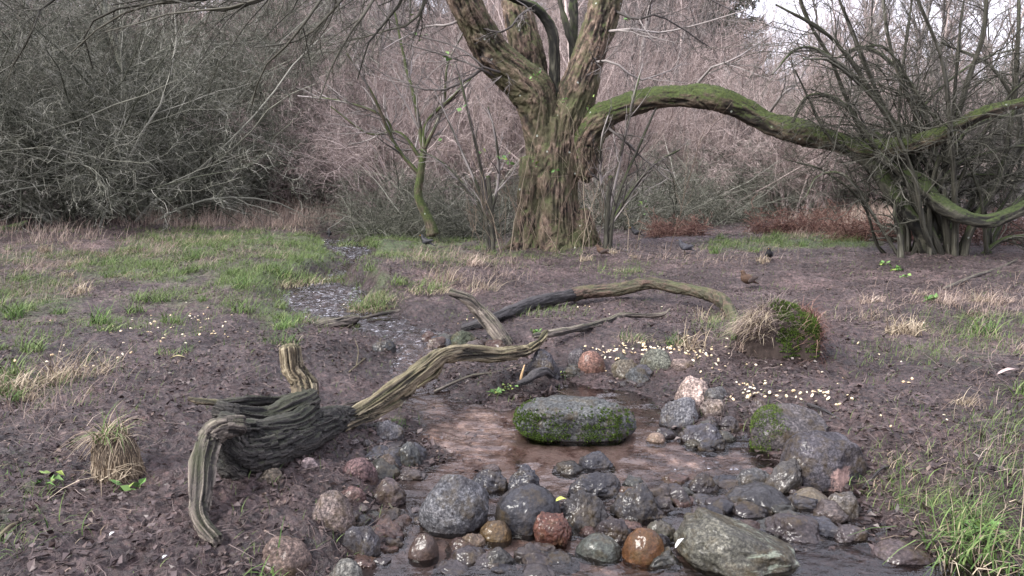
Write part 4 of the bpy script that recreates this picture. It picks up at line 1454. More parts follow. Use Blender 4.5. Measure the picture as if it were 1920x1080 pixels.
stick('stick', 'long thin straight stick pointing at the dark rock under the driftwood', [(815, 738), (880, 712), (930, 697), (985, 683)], 3.2, 'drift_grey', branch=())
stick('stick', 'short dark stick lying on the mud behind the mossy round boulder', [(1515, 764), (1550, 778), (1590, 793)], 4, 'drift_wet')
stick('stick', 'thin dark stick leaning out of the right bank into the water', [(1618, 912), (1650, 890), (1640, 905)][:2] + [(1668, 876)], 3, 'drift_wet')
stick('stick', 'dark crooked stick beside the brown bird at the big trunk', [(1137, 464), (1160, 468), (1180, 473)], 2, 'drift_wet')
stick('stick', 'dark brown stick lying at the bottom right corner', [(1832, 1000), (1870, 1035), (1925, 1075)], 5, 'drift_wet')
stick('stick', 'pale forked twig on the mud by the low curled log', [(655, 702), (680, 675), (705, 650), (715, 635)], 1.8, 'drift_pale', branch=([(668, 690, .0), (672, 670, .04), (665, 650, .05)],))
stick('stick', 'long dark dead branch lying on the ground right of the willow', [(1770, 545), (1830, 520), (1880, 500), (1940, 470)], 4, 'drift_grey')
stick('stick', 'thin pale stick lying beside the driftwood branch', [(640, 770), (720, 735), (760, 715), (800, 690)], 2, 'drift_grey')
stick('stick', 'thin brown twig lying across the mud by the submerged brown stone', [(728, 945), (745, 980), (760, 1040)], 2.5, 'drift_grey')
stick('stick', 'yellowish broken stick at the left edge of the ground', [(-10, 1015), (20, 995), (40, 983)], 6, 'drift_pale')
b = g1(975, 715)
t = obj('wood_splinter', None)
V, Fs, bk = round_tube(catmull([[0, 0, -.01, .007], [.01, 0, .05, .009], [.03, .01, .12, .003]], .01), 7)
mb = MB()
mb.add(V, Fs, tone=.5)
COL.objects.unlink(t)
t = obj('wood_splinter', mb.mesh('wood_splinter', plain('fresh_split_wood', (.62, .42, .22))), None, tuple(b))
tag(t, 'orange splinter of fresh wood standing in the mud', 'splinter')

# ------------------------------------------------------------------ rocks
def ico(sub):
    import bmesh
    bm = bmesh.new()
    bmesh.ops.create_icosphere(bm, subdivisions=sub, radius=1)
    V = np.array([v.co[:] for v in bm.verts])
    Fa = np.array([[v.index for v in f.verts] for f in bm.faces])
    bm.free()
    return V, Fa


ICO5, ICO5F = ico(6)
ICO3, ICO3F = ico(5)


def rock(u0, u1, vt, vb, col, label, seed, wet=.6, box=2.0, rough=1.15, sink=.42, depth=.85, group=None, name='rock', tilt=0.0, rz=0.0, dy=0, patch=None):
    uc = (u0 + u1) / 2
    if u1 - u0 < 130:
        gw = .07 * (u1 - u0)
        u0, u1 = u0 - gw, u1 + gw
    hpx = vb - vt
    gp = g1(uc, vb)
    y0 = gp[1] + dy
    if gp[2] < wl(gp[1]):
        y0 = (float(wl(gp[1])) - CAM_H) / float(ray(uc, vb)[2]) + dy
    rx = (u1 - u0) / 2 * px(y0)
    ry = rx * depth
    hh = hpx * (.5 + sink) * px(y0) if True else 0
    hh = hpx * (.5 + sink) * px(y0)
    dirv = at(uc, (vt + vb) / 2, 1.0) - [0, 0, CAM_H]
    al = math.atan2(-dirv[2], 1.0)
    for _ in range(20):
        q = hh * hh - (ry * math.sin(al)) ** 2
        if q > (.35 * hh) ** 2:
            break
        ry *= .9
    rz_ = math.sqrt(max(q, 1e-6)) / math.cos(al)
    fac = .9
    for _ in range(5):
        c = at(uc, vt + hpx * (.5 + sink), y0 + ry * fac)
        fac = .93 * math.sqrt(max(.15, 1 - ((max(float(wl(y0)), gp[2]) - c[2]) / rz_) ** 2))
    V, Fa = (ICO5, ICO5F) if (u1 - u0) > 60 and name == 'rock' else (ICO3, ICO3F)
    e = 2.0 / box
    W = np.sign(V) * np.abs(V) ** e
    W = W / (np.abs(W) ** box).sum(1, keepdims=True) ** (1 / box)
    r_ = np.random.default_rng(seed)
    # random facet planes chop the ellipsoid so that no two stones share an outline
    for _ in range(int(5 * rough)):
        nrm = unit(r_.normal(size=3))
        d = r_.uniform(.72, .93)
        s_ = W @ nrm
        W = W - np.maximum(s_ - d, 0)[:, None] * nrm * .8
    o_ = r_.uniform(0, 50, 3)
    nz = .17 * fbm3(V[:, 0] * 1.3 + o_[0], V[:, 1] * 1.3 + o_[1], V[:, 2] * 1.3 + o_[2], 3, seed) + .035 * fbm3(V[:, 0] * 7, V[:, 1] * 7, V[:, 2] * 7, 4, seed + 5, .6)
    W = W * (1 + nz * rough * .8)[:, None]
    W[:, 0] /= np.abs(W[:, 0]).max() * .5 + .5
    P = W * [rx, ry, rz_]
    ct, st_ = math.cos(tilt), math.sin(tilt)
    P = np.stack([P[:, 0] * ct + P[:, 2] * st_, P[:, 1], -P[:, 0] * st_ + P[:, 2] * ct], 1)
    cr, sr = math.cos(rz), math.sin(rz)
    P = np.stack([P[:, 0] * cr - P[:, 1] * sr, P[:, 0] * sr + P[:, 1] * cr, P[:, 2]], 1)
    zw = P[:, 2] + c[2]
    lvl = max(float(wl(c[1])), gp[2] - .02)
    wt = np.clip(wet + (1 - wet) * (1 - sstep(zw, lvl, lvl + .05)), 0, 1)
    pf, pc, ps = patch if patch else (lambda Q, r: 0 * Q[:, 0], (0, 0, 0), (8, 8, 8))
    o = obj(name, mkmesh(name, P, [Fa], M['rock'], None, {'wetness': wt, 'patch': pf(P / [rx, ry, rz_], r_), 'patchcol': np.broadcast_to(np.array(pc, float), P.shape),
                                                          'patchco': P * np.array(ps, float)}), None, tuple(c))
    o.color = (*col, 1)
    tag(o, label, 'rock', group)
    return o, P, c, (rx, ry, rz_)


def moss_on(parent, P, mask_fn, n, size, rng, name='moss'):
    """short moss shoots standing on the surface points that mask_fn picks"""
    me = parent.data
    N = vnormals(me)
    w = mask_fn(P, N)
    idx = np.nonzero(w > rng.random(len(P)))[0]
    idx = rng.choice(idx, n)
    p = P[idx] + rng.normal(0, size * .25, (n, 3))
    D_ = unit(N[idx] + rng.normal(0, .5, (n, 3)) + [0, 0, .25])
    S = unit(np.cross(D_, rng.normal(size=(n, 3))))
    L_ = (size * rng.uniform(.4, 1.3, n))[:, None]
    V = np.stack([p - S * L_ * .22 - D_ * .3 * L_, p + S * L_ * .22 - D_ * .3 * L_, p + D_ * L_], 1).reshape(-1, 3)
    mb = MB()
    mb.add(V, [np.arange(n * 3).reshape(-1, 3)], tone=np.repeat(np.clip(rng.normal(.5, .25, n), 0, 1), 3))
    return obj(name, mb.mesh(name, M['moss'], False), parent)


DK, GY, BR, PK = (.075, .078, .095), (.17, .165, .175), (.15, .115, .10), (.27, .17, .165)
rg = np.random.default_rng(71)
o, P, c, rr = rock(953, 1192, 741, 828, (.13, .14, .14), 'large blocky stone in the pool with bright moss on its face', 8, .35, 2.85, .85, .08, .5)
_rx, _ry, _rz = rr


def slab_mask(P, N):
    t = np.exp(-((P[:, 2] / _rz - .10) / .50) ** 4) * np.exp(-((P[:, 0] / _rx + .08) / .84) ** 4)
    n_ = fbm3(P[:, 0] * 12, P[:, 1] * 12, P[:, 2] * 16, 3, 5)
    return t * (N[:, 1] < .1) * np.clip(1.1 + n_ * 1.3, 0, 1)


moss_on(o, P, slab_mask, 26000, .008, rg)
o, P, c, rr = rock(1403, 1552, 757, 842, (.13, .12, .125), 'rounded boulder with a moss patch on its left end', 2, .4, 2.4, .6, .2, .7)
rx2 = rr[0]
moss_on(o, P, lambda P, N: sstep(-P[:, 0] / rx2, .1, .5) * (N[:, 1] < .3) * np.clip(.7 + 1.2 * fbm3(P[:, 0] * 12, P[:, 1] * 12, P[:, 2] * 12, 3, 6), 0, 1), 9000, .008, rg)
o, P, c, rr = rock(1462, 1618, 810, 918, (.10, .095, .11), 'big dark boulder with a pink patch at the right bank', 3, .5, 2.3, .8, .18, .75, patch=(lambda Q, r: .62 * np.exp(-((Q[:, 0] - .15) / .5) ** 4 - ((Q[:, 2] + .0) / .5) ** 4) * (Q[:, 1] < 0), (.40, .27, .24), (9, 9, 9)))
rx3, rz3 = rr[0], rr[2]
ROCKS = [
    (780, 921, 884, 998, (.17, .175, .19), 'big pointed grey boulder splashed with white at the left of the pool outflow', .35, dict(rough=.8, sink=.15, depth=.8, patch=(lambda Q, r: .44 * np.exp(-((Q[:, 0] + .25) / .4) ** 2 - ((Q[:, 2] - .3) / .3) ** 2) * (Q[:, 1] < .2), (.75, .75, .76), (30, 30, 30)))),
    (886, 951, 877, 922, DK, 'small dark wet stone behind the splashed boulder', .9, {}),
    (955, 1012, 875, 922, DK, 'small square dark stone behind the smooth black one', .9, dict(box=2.6)),
    (932, 1047, 907, 1003, (.065, .068, .082), 'smooth round blackish boulder in the middle of the stone row', .9, dict(rough=.5, sink=.15)),
    (1005, 1074, 958, 1022, (.22, .10, .075), 'angular orange red stone in front of the round black boulder', .8, dict(rough=1.4, sink=.15)),
    (901, 957, 974, 1016, (.20, .135, .065), 'yellow brown wet stone below the splashed boulder', .95, dict(rough=.5)),
    (1046, 1142, 914, 990, (.085, .082, .085), 'rough dark boulder right of the yellow leaf', .85, dict(rough=1.1)),
    (1073, 1168, 882, 932, DK, 'long flat slate stone slanting behind the stone row', .95, dict(tilt=.25, depth=.6)),
    (1148, 1238, 906, 974, (.09, .09, .10), 'lumpy black stone with wet shine between pool and rapids', .95, dict(rough=1.3)),
    (1088, 1152, 846, 878, DK, 'little wet pyramid stone standing alone in the sandy pool', .9, {}),
    (1038, 1092, 864, 887, (.07, .07, .07), 'small flat dark stone left of the little pyramid stone', .9, {}),
    (1083, 1164, 999, 1048, (.14, .16, .14), 'egg shaped grey green stone near the bottom', .8, dict(rough=.5)),
    (1118, 1182, 970, 1015, (.08, .065, .07), 'dark purple stone above the egg shaped one', .9, {}),
    (1170, 1243, 990, 1056, (.25, .12, .05), 'glossy orange stone beside the great greenish slab', .95, dict(rough=.4)),
    (863, 908, 1001, 1027, (.25, .19, .14), 'beige flat stone under thin water', .9, {}),
    (983, 1087, 1028, 1064, (.075, .075, .08), 'long low dark stone with debris near the bottom edge', .95, dict(rough=1.5)),
    (903, 962, 1026, 1062, (.085, .085, .08), 'low dark green stone left of the long low one', .95, {}),
    (768, 820, 1000, 1050, (.16, .11, .09), 'round brown stone left of the beige flat stone', .9, dict(rough=.5)),
    (1213, 1264, 976, 1013, (.15, .16, .12), 'small pale green stone above the glossy orange one', .8, {}),
    (1252, 1505, 962, 1078, (.145, .145, .12), 'great slanting slab streaked pale green in the lower right of the stream', .5, dict(tilt=.32, rough=.75, depth=.8, box=2.5, sink=.1, patch=(lambda Q, r: .47 * sstep(Q[:, 0], -.5, .1), (.25, .28, .22), (7, 24, 60)))),
    (1363, 1478, 905, 960, (.08, .082, .09), 'oval black stone with a curl of pale stem on it', .9, dict(rough=.7)),
    (1433, 1552, 963, 1020, (.10, .085, .09), 'flat dark stone covered in rotting debris', .8, dict(rough=1.2)),
    (1373, 1452, 877, 918, (.15, .155, .16), 'long grey stone above the oval black one', .8, dict(tilt=.15, depth=.6)),
    (1433, 1493, 857, 924, (.13, .125, .12), 'leaning dark stone against the pink patched boulder', .85, dict(tilt=.5)),
    (1288, 1345, 886, 924, (.09, .08, .085), 'small dark stone amid debris at the rapids', .9, dict(rough=1.5)),
    (1484, 1552, 916, 953, (.32, .28, .21), 'beige stone under the water below the pink patched boulder', .95, dict(rough=.5)),
    (1548, 1612, 917, 968, (.16, .15, .145), 'speckled grey stone at the right bank', .6, {}),
    (1268, 1333, 705, 754, (.50, .40, .36), 'pale pinkish white stone above the pool', .15, dict(rough=.8)),
    (1241, 1312, 746, 800, (.20, .205, .225), 'blue grey stone below the pale pinkish one', .5, {}),
    (1318, 1367, 747, 782, (.30, .25, .225), 'small pale knobbly stone right of the blue grey one', .3, dict(rough=1.5, tilt=-.4)),
    (1322, 1364, 724, 754, (.15, .15, .155), 'small grey stone touching the pale pinkish one', .3, {}),
    (1275, 1352, 788, 835, (.12, .12, .145), 'wet bluish stone at the pool edge', .9, {}),
    (1345, 1385, 780, 812, (.13, .12, .13), 'small bluish stone behind the wet bluish one', .7, {}),
    (1213, 1247, 811, 830, (.42, .32, .25), 'tiny beige stone lying in the pool', .8, dict(rough=.5)),
    (1203, 1260, 652, 694, (.19, .20, .165), 'smooth round grey green stone among the peanuts', .15, dict(rough=.4)),
    (1148, 1200, 671, 708, (.19, .17, .13), 'grey stone with yellow base left of the round one', .4, {}),
    (1173, 1220, 688, 718, (.12, .13, .135), 'dark stone just below the yellow based one', .5, {}),
    (1068, 1100, 652, 682, (.15, .14, .15), 'small dark stone at the left of the red ended one', .4, {}),
    (1085, 1133, 656, 698, (.26, .15, .12), 'grey stone with a reddish right end', .4, dict(rough=.5)),
    (984, 1047, 658, 708, (.085, .085, .10), 'dark stone wedged under the tip of the driftwood', .5, {}),
    (1260, 1302, 671, 692, (.24, .19, .17), 'low tan stone right of the round grey green one', .2, {}),
    (1403, 1443, 748, 778, (.18, .15, .155), 'small grey stone half buried left of the mossy boulder', .4, {}),
    (588, 662, 924, 1000, (.20, .165, .155), 'domed brown grey boulder in the left mud bank', .3, dict(rough=.6)),
    (638, 686, 914, 948, (.22, .14, .13), 'pinkish stone behind the domed boulder', .4, {}),
    (643, 706, 857, 904, (.24, .16, .16), 'pink round stone at the left mud bank', .25, dict(rough=.5)),
    (478, 532, 877, 908, (.22, .19, .15), 'tan stone under the driftwood body', .3, {}),
    (562, 597, 861, 887, (.32, .26, .26), 'small pale stone by the driftwood', .3, dict(rough=1.5)),
    (700, 748, 852, 892, (.19, .16, .155), 'grey stone right of the pink round one', .4, {}),
    (704, 758, 789, 828, (.15, .15, .165), 'bluish stone below the driftwood branch', .4, {}),
    (745, 792, 832, 876, (.10, .11, .11), 'dark wet stone at the left edge of the sandy pool', .8, dict(rough=1.3)),
    (638, 712, 989, 1046, (.10, .10, .115), 'dark bluish stone in front of the domed boulder', .7, {}),
    (488, 582, 1006, 1080, (.20, .15, .13), 'brown boulder behind the grass blades at the bottom', .35, dict(rough=.7)),
    (618, 682, 1050, 1105, (.18, .18, .165), 'grey stone cut by the bottom edge', .3, dict(rough=.5)),
    (688, 762, 899, 948, (.14, .11, .115), 'flat brownish stone sunk in the mud by the water', .7, {}),
    (678, 737, 982, 1014, (.08, .08, .08), 'small black stone at the mouth of the side trickle', .9, {}),
    (843, 893, 620, 650, (.10, .12, .08), 'mossy dark stone in the upper stream', .5, {}),
    (700, 742, 637, 660, (.075, .08, .085), 'black stone left in the upper stream', .7, {}),
    (1560, 1622, 985, 1020, (.14, .12, .125), 'low brown stone at the right waterline', .8, {}),
    (1636, 1742, 1014, 1062, (.15, .12, .125), 'wide low mud coated stone at the bottom right bank', .5, dict(rough=.7)),
    (1225, 1262, 800, 822, (.10, .09, .10), 'tiny dark stone at the edge of the dark still water', .8, {}),
    (800, 850, 628, 648, (.09, .10, .12), 'small slate stone in the riffle of the upper stream', .8, {}),
    (906, 940, 868, 884, (.20, .16, .15), 'tiny pale stone behind the small dark wet one', .8, {}),
]
for i, (u0, u1, vt, vb, col, lab, wet, kw) in enumerate(ROCKS):
    o, P, c, rr = rock(u0, u1, vt, vb, col, lab, 100 + i, wet, **kw)

rp = np.random.default_rng(150)
PEB = []
for (cu, cv, su, sv, n) in [(1330, 920, 70, 22, 22), (1180, 960, 120, 30, 12), (740, 985, 60, 40, 14), (1440, 960, 70, 25, 10), (900, 640, 80, 12, 8), (720, 850, 40, 40, 9), (1360, 800, 50, 16, 6), (1150, 720, 80, 10, 6)]:
    for k in range(n):
        u, v = cu + rp.normal(0, su * .6), cv + rp.normal(0, sv * .6)
        if v > 1075:
            continue
        p = g1(u, v)
        if len(PEB) < 6:
            q = rp.uniform(.010, .013)
            W = ICO3 * (1 + .22 * fbm3(ICO3[:, 0] * 1.4 + len(PEB) * 7, ICO3[:, 1] * 1.4, ICO3[:, 2] * 1.4, 3, len(PEB)))[:, None] * [.030, .022, .015]
            o = obj('pebble', mkmesh('pebble', W, [ICO3F], M['rock'], None, {'wetness': np.full(len(W), .85)}))
            PEB.append(o)
        else:
            o = PEB[rp.integers(6)].copy()
            COL.objects.link(o)
        o.location = tuple(p + [0, 0, .006])
        o.rotation_euler = (rp.normal(0, .2), rp.normal(0, .2), rp.uniform(0, 6.28))
        s_ = rp.uniform(.5, 1.35)
        o.scale = (s_, s_, s_)
        o.color = tuple(rp.choice([.8, 1.0, 1.5, 2.2]) * np.array([.09, .078, .08])) + (1,)
        tag(o, 'small dark wet pebble among the stones of the stream', 'pebble', 'small pebbles in and beside the stream')

rc = np.random.default_rng(160)
CN = 0
for (cu, cv, su, sv, n, where_) in [(1300, 930, 150, 38, 22, 'at the rapids above the great slab'), (1110, 1000, 130, 45, 16, 'in front of the row of black boulders'), (700, 1000, 60, 55, 14, 'in the mud at the lower left of the water'), (1480, 990, 100, 45, 14, 'between the great slab and the right bank'),
                                    (930, 1050, 90, 25, 9, 'near the bottom edge in the outflow'), (735, 850, 45, 50, 10, 'on the left bank below the driftwood'), (1350, 810, 60, 28, 8, 'at the right edge of the sandy pool'), (1130, 690, 100, 18, 8, 'on the mud behind the mossy block'), (880, 640, 90, 16, 7, 'in the upper stream')]:
    for k in range(n):
        u, v = cu + rc.uniform(-1, 1) * su, cv + rc.uniform(-1, 1) * sv
        w = rc.uniform(16, 38) * (.6 + .4 * (v > 850))
        colr = np.array([DK, (.085, .075, .08), (.12, .10, .095), (.10, .105, .095), (.16, .10, .085)][rc.integers(5)]) * rc.uniform(.7, 1.3)
        rock(u - w, u + w, v - w * rc.uniform(.35, .6), v + w * rc.uniform(.25, .5), tuple(colr), 'half sunken dark wet cobble ' + where_, 500 + CN, .85, rough=1.4, sink=.5, group='cobbles ' + where_, name='cobble', tilt=rc.normal(0, .25), box=rc.uniform(2, 2.8))
        CN += 1

# ------------------------------------------------------------------ tussocks
def ribbon(P, W, side):
    """P (N,K,3), W (N,K) half widths, side (N,3)"""
    N, K, _ = P.shape
    A = P - side[:, None] * W[..., None]
    B = P + side[:, None] * W[..., None]
    V = np.stack([A, B], 2).reshape(-1, 3)
    b = (np.arange(N)[:, None] * K + np.arange(K - 1)[None]) * 2
    Fq = np.stack([b, b + 1, b + 3, b + 2], -1).reshape(-1, 4)
    return V, Fq


def blades(pts, L, w, lean, rng, K=4, droop=.5, up=1.0):
    N = len(pts)
    az = rng.uniform(0, 6.28, N)
    ln = np.abs(rng.normal(0, lean, N))
    D_ = np.stack([np.cos(az) * ln, np.sin(az) * ln, np.full(N, up)], 1)
    D_ = unit(D_)
    P = np.zeros((N, K, 3))
    P[:, 0] = pts
    st = (L / (K - 1))[:, None]
    out = np.stack([np.cos(az), np.sin(az), np.zeros(N)], 1)
    dr = droop * rng.uniform(.2, 1.4, N)[:, None]
    for k in range(1, K):
        P[:, k] = P[:, k - 1] + D_ * st
        D_ = unit(D_ + out * dr * .5 - np.array([0, 0, 1.0]) * dr * .55)
    side = np.stack([-np.sin(az + .6), np.cos(az + .6), np.zeros(N)], 1)
    W = w[:, None] * np.linspace(1, .15, K)[None]
    return ribbon(P, W, side)


def tuft_mesh(name, n, rad, L, w, lean, mat, rng, droop=.5, tone=(.5, .22), K=5):
    a = rng.uniform(0, 6.28, n)
    q = rad * np.sqrt(rng.random(n))
    pts = np.stack([q * np.cos(a), q * np.sin(a), np.full(n, -.01)], 1)
    V, Fq = blades(pts, L * rng.uniform(.45, 1.15, n), w * rng.uniform(.6, 1.3, n), lean, rng, K, droop)
    mb = MB()
    mb.add(V, [Fq], tone=np.repeat(np.clip(rng.normal(*tone, n), 0, 1), K * 2))
    return mb.mesh(name, M[mat], False)


rt = np.random.default_rng(81)


def tuft(u, v, n, rad, L, w, lean, mat, label, name='grass_tuft', cat='grass tuft', group=None, droop=.5, straw=0):
    p = g1(u, v)
    o = obj(name, None, None, tuple(p))
    tag(o, label, cat, group)
    obj('blades', tuft_mesh('blades', n, rad, L, w, lean, mat, rt, droop), o)
    if straw > 8:
        obj('dead_blades', tuft_mesh('dead_blades', straw, rad * 1.2, L * .8, w * .8, lean * 1.6, 'straw', rt, droop * 1.3), o)
    return o


for (u, v, n, rad, L, lab, s) in [
    (1790, 1045, 80, .09, .34, 'tallest bright green grass tuft on the lower right bank', 20), (1850, 1010, 60, .10, .27, 'green grass tuft right of the tallest one', 20), (1905, 1060, 90, .12, .27, 'grass tuft in the bottom right corner', 20),
    (1750, 960, 60, .12, .20, 'short grass tuft behind the tallest one', 20), (1655, 900, 60, .13, .12, 'thin grass patch beside the pink patched boulder', 20), (1715, 880, 50, .12, .12, 'wispy grass on the bank above the water', 25),
    (1865, 900, 50, .14, .14, 'short grass on the bank by the right edge', 20), (530, 640, 90, .12, .20, 'bright green grass tuft behind the pale driftwood stub', 20), (560, 600, 70, .14, .16, 'green grass at the left bank of the upper stream', 30),
    (500, 1085, 10, .04, .22, 'few green blades at the bottom left of the brown boulder', 2), (540, 1082, 14, .05, .13, 'green blades in front of the brown boulder', 0), (330, 660, 60, .10, .10, 'grass growing at the rim of a small hole', 30),
    (30, 880, 40, .14, .12, 'sparse grass at the left edge below the straw tuft', 20), (60, 1010, 50, .16, .12, 'sparse grass in the bottom left corner', 20), (620, 530, 160, .14, .20, 'yellow green overhanging tuft on the stream bank point', 120),
    (700, 580, 220, .18, .28, 'long grass tuft on the right bank of the upper stream', 160), (800, 545, 130, .16, .25, 'grass tuft halfway up the right bank', 120), (540, 530, 240, .28, .22, 'grassy overhang at the left of the stream bend', 160),
    (665, 462, 300, .30, .25, 'rounded green hummock beside the upper water', 60), (260, 520, 120, .2, .22, 'green tuft on the left meadow strip', 80), (250, 470, 140, .22, .3, 'taller bright tuft at the meadow edge', 80), (730, 560, 90, .16, .16, 'small tuft beside the long grass tuft', 90),
    (1268, 640, 60, .06, .14, 'narrow green tuft hanging on the small bank', 20), (1190, 640, 60, .10, .12, 'straw tuft on the small bank by the thin branch', 80), (745, 795, 30, .05, .07, 'little green sprout under the driftwood branch', 5),
    (410, 480, 120, .3, .18, 'green tuft in the far left meadow', 60), (1180, 510, 60, .14, .12, 'thin tuft on the bare ground left of the dark bird', 40)]:
    tuft(u, v, int(n * (.75 if v > 860 else 1.1)), rad * 1.3, L, .0036 if L > .2 else .0024, .45, 'grass_lush' if v > 590 and n < 100 else 'grass', lab, straw=int(s * 1.6), droop=.9)
for (u, v, n, rad, L, lab) in [(120, 722, 90, .12, .30, 'pale dry straw tuft on the left ground'), (20, 740, 60, .12, .22, 'dry straw tuft at the left edge'), (190, 700, 50, .10, .2, 'smaller straw tuft beside the pale one'), (1640, 600, 40, .14, .2, 'loose pale straw on the mud right of the stump'),
                               (1330, 600, 60, .12, .18, 'straw clump at the end of the arched log'), (830, 530, 110, .22, .3, 'pale dry grass on the bank behind the leaning branch'), (900, 545, 80, .22, .25, 'dry grass behind the arched log')]:
    tuft(u, v, n, rad, L, .0028, .7, 'straw', lab, 'straw_tuft', 'straw tuft', droop=.7)


def mossy_mound():
    b = g1(1455, 680)
    yc = b[1] + .28
    c = at(1455, 640, yc)
    c[2] = float(H(np.array([c[0]]), np.array([yc]), False)[0])
    t = thing('mossy_stump', 'rotten stump capped with straw on the left and bright moss on its face', 'stump', c)
    s = px(yc)
    V = ICO5 * 1.0
    n1 = fbm3(V[:, 0] * 1.6 + 3, V[:, 1] * 1.6, V[:, 2] * 1.6, 4, 91)
    W = np.sign(V) * np.abs(V) ** .8
    W = W * (1 + .2 * n1)[:, None]
    W[:, 0] *= 70 * s
    W[:, 1] *= .24
    W[:, 2] = np.sign(W[:, 2]) * np.abs(W[:, 2]) ** .8 * 80 * s
    top = 1 + .0 * V[:, 0]
    W[:, 2] *= np.where(V[:, 0] < 0, 1 - .28 * np.abs(V[:, 0]), 1 - .05 * V[:, 0])
    o = obj('stump', mkmesh('stump', W, [ICO5F], plain('rotten_stump', (.035, .024, .020), .95)), t)
    rr = np.random.default_rng(92)
    mm = moss_on(o, W, lambda P, N: sstep(P[:, 0] / (82 * s), -.30, -.05) * (1 - sstep(P[:, 0] / (82 * s), .62, .8)) * (N[:, 1] < .3) * (P[:, 2] > -.02) * np.clip(.9 + 1.3 * fbm3(P[:, 0] * 14, P[:, 1] * 14, P[:, 2] * 14, 3, 8), 0, 1), 24000, .013, rr)
    mm.parent = t
    # rusty hanging roots and dead grass
    for nm, cnt, x0, x1, mat, LL in (('dead_grass', 650, -1.15, -.3, 'straw', .15), ('rusty_roots', 900, .5, 1.0, 'bracken', .20), ('hanging_roots', 900, -1.0, .1, 'stalk', .18), ('green_fringe', 220, -.2, 1.0, 'grass', .06)):
        idx = np.nonzero((V[:, 0] > x0) & (V[:, 0] < x1) & (V[:, 2] > (.25 if nm != 'rusty_roots' else -.1)) & (V[:, 1] < .5))[0]
        idx = rr.choice(idx, cnt)
        Vv, Fq = blades(W[idx], LL * rr.uniform(.4, 1.2, cnt), np.full(cnt, .0024), .9, rr, 6, .9 if nm != 'green_fringe' else .3, up=.5)
        mb = MB()
        mb.add(Vv, [Fq], tone=np.repeat(rr.random(cnt), 12))
        obj(nm, mb.mesh(nm, M[mat], False), t)


mossy_mound()


def shaggy_tussock():
    b = g1(205, 905)
    c = b + [0, .10, 0]
    t = thing('sedge_tussock', 'brown shaggy sedge tussock with a few green blades on top', 'tussock', c)
    s = px(c[1])
    V = ICO3
    W = V * (1 + .08 * fbm3(V[:, 0] * 2, V[:, 1] * 2, V[:, 2] * 2, 3, 95))[:, None] * [38 * s, .08, 92 * s]
    W[:, 0] += W[:, 2] * -.12
    W[:, 0] *= 1 + .45 * sstep(W[:, 2], 0, .2)
    obj('core', mkmesh('core', W, [ICO3F], plain('tussock_core', (.06, .045, .032), .95)), t)
    rr = np.random.default_rng(96)
    n = 2600
    idx = rr.choice(np.nonzero((V[:, 2] > -.3))[0], n)
    D0 = np.stack([-V[idx, 0] * .12 + rr.normal(.08, .10, n), V[idx, 1] * .1, np.full(n, -.9)], 1)
    P = grow(W[idx] * 1.03, D0, rr.uniform(.03, .12, n), 5, .18, -.1, rr)
    Vv, Fq = ribbon(P, np.full((n, 5), .0016), unit(rr.normal(size=(n, 3))))
    mb = MB()
    mb.add(Vv, [Fq], tone=np.repeat(np.clip(rr.normal(.3, .2, n), 0, 1), 10))
    obj('dead_sheaths', mb.mesh('dead_sheaths', M['straw'], False), t)
    g = obj('green_blades', tuft_mesh('green_blades', 40, .07, .19, .0034, .9, 'grass', rr, 1.1), t)
    g.location = (-.03, -.02, 82 * s)
    g = obj('dry_blades', tuft_mesh('dry_blades', 34, .05, .24, .0026, 1.6, 'straw', rr, 1.0), t)
    g.location = (.02, -.11, .05)
    g = obj('drooping_blades', tuft_mesh('drooping_blades', 160, .075, .20, .0022, 1.0, 'straw', rr, 1.8), t)
    g.location = (-.03, -.0, 80 * s)


shaggy_tussock()

# bracken heaps
def bracken(u, v, y, rad, h, n, label):
    p = at(u, v, y)
    p[2] = float(H(np.array([p[0]]), np.array([p[1]]), False)[0])
    rr = np.random.default_rng(int(u))
    a = rr.uniform(0, 6.28, n)
    q = rad * np.sqrt(rr.random(n))
    hm = np.clip(.55 + .6 * vn2(q * np.cos(a) * 2.2 + u, q * np.sin(a) * 2, 5), .1, 1.3)
    P0 = np.stack([q * np.cos(a) * 1.25, q * np.sin(a) * .6, rr.uniform(0, 1, n) * h * hm], 1)
    D0 = np.stack([rr.normal(0, .8, n), rr.normal(0, .6, n), np.abs(rr.normal(.5, .5, n))], 1)
    L_ = rr.uniform(.15, .6, n) ** 1.3
    P = grow(P0, D0, L_, 6, .35, -.2, rr)
    lv = system(P, np.full((n, 6), .004), L_, [dict(n=6, len=.28, ang=1.0, wig=.2, up=-.1, K=3, rf=.8, rmin=.0028, t0=.2)], rr)
    o = obj('bracken', sys_mesh('bracken', lv, M['bracken'], (3, 3), rr), None, tuple(p))
    tag(o, label, 'bracken')


bracken(1495, 440, 15.5, .75, .55, 900, 'heap of dead rust red bracken at the centre right')
bracken(1270, 440, 15.8, .45, .4, 500, 'smaller rusty bracken heap beyond the black bird')
bracken(1640, 460, 13.5, .6, .45, 700, 'rust red bracken heap left of the willow')
bracken(1880, 470, 12.6, .8, .5, 700, 'rust brown bracken tangle behind the willow at the right edge')

# ------------------------------------------------------------------ ground cover (stuff)
rs = np.random.default_rng(101)


def scatter(n, r0, r1, half, rng):
    a = np.radians(rng.uniform(-half, half, n))
    r_ = rng.uniform(r0, r1, n)
    return r_ * np.sin(a), r_ * np.cos(a)


def surf(x, y):
    z, sd = H(x, y, True, True)
    return z, sd


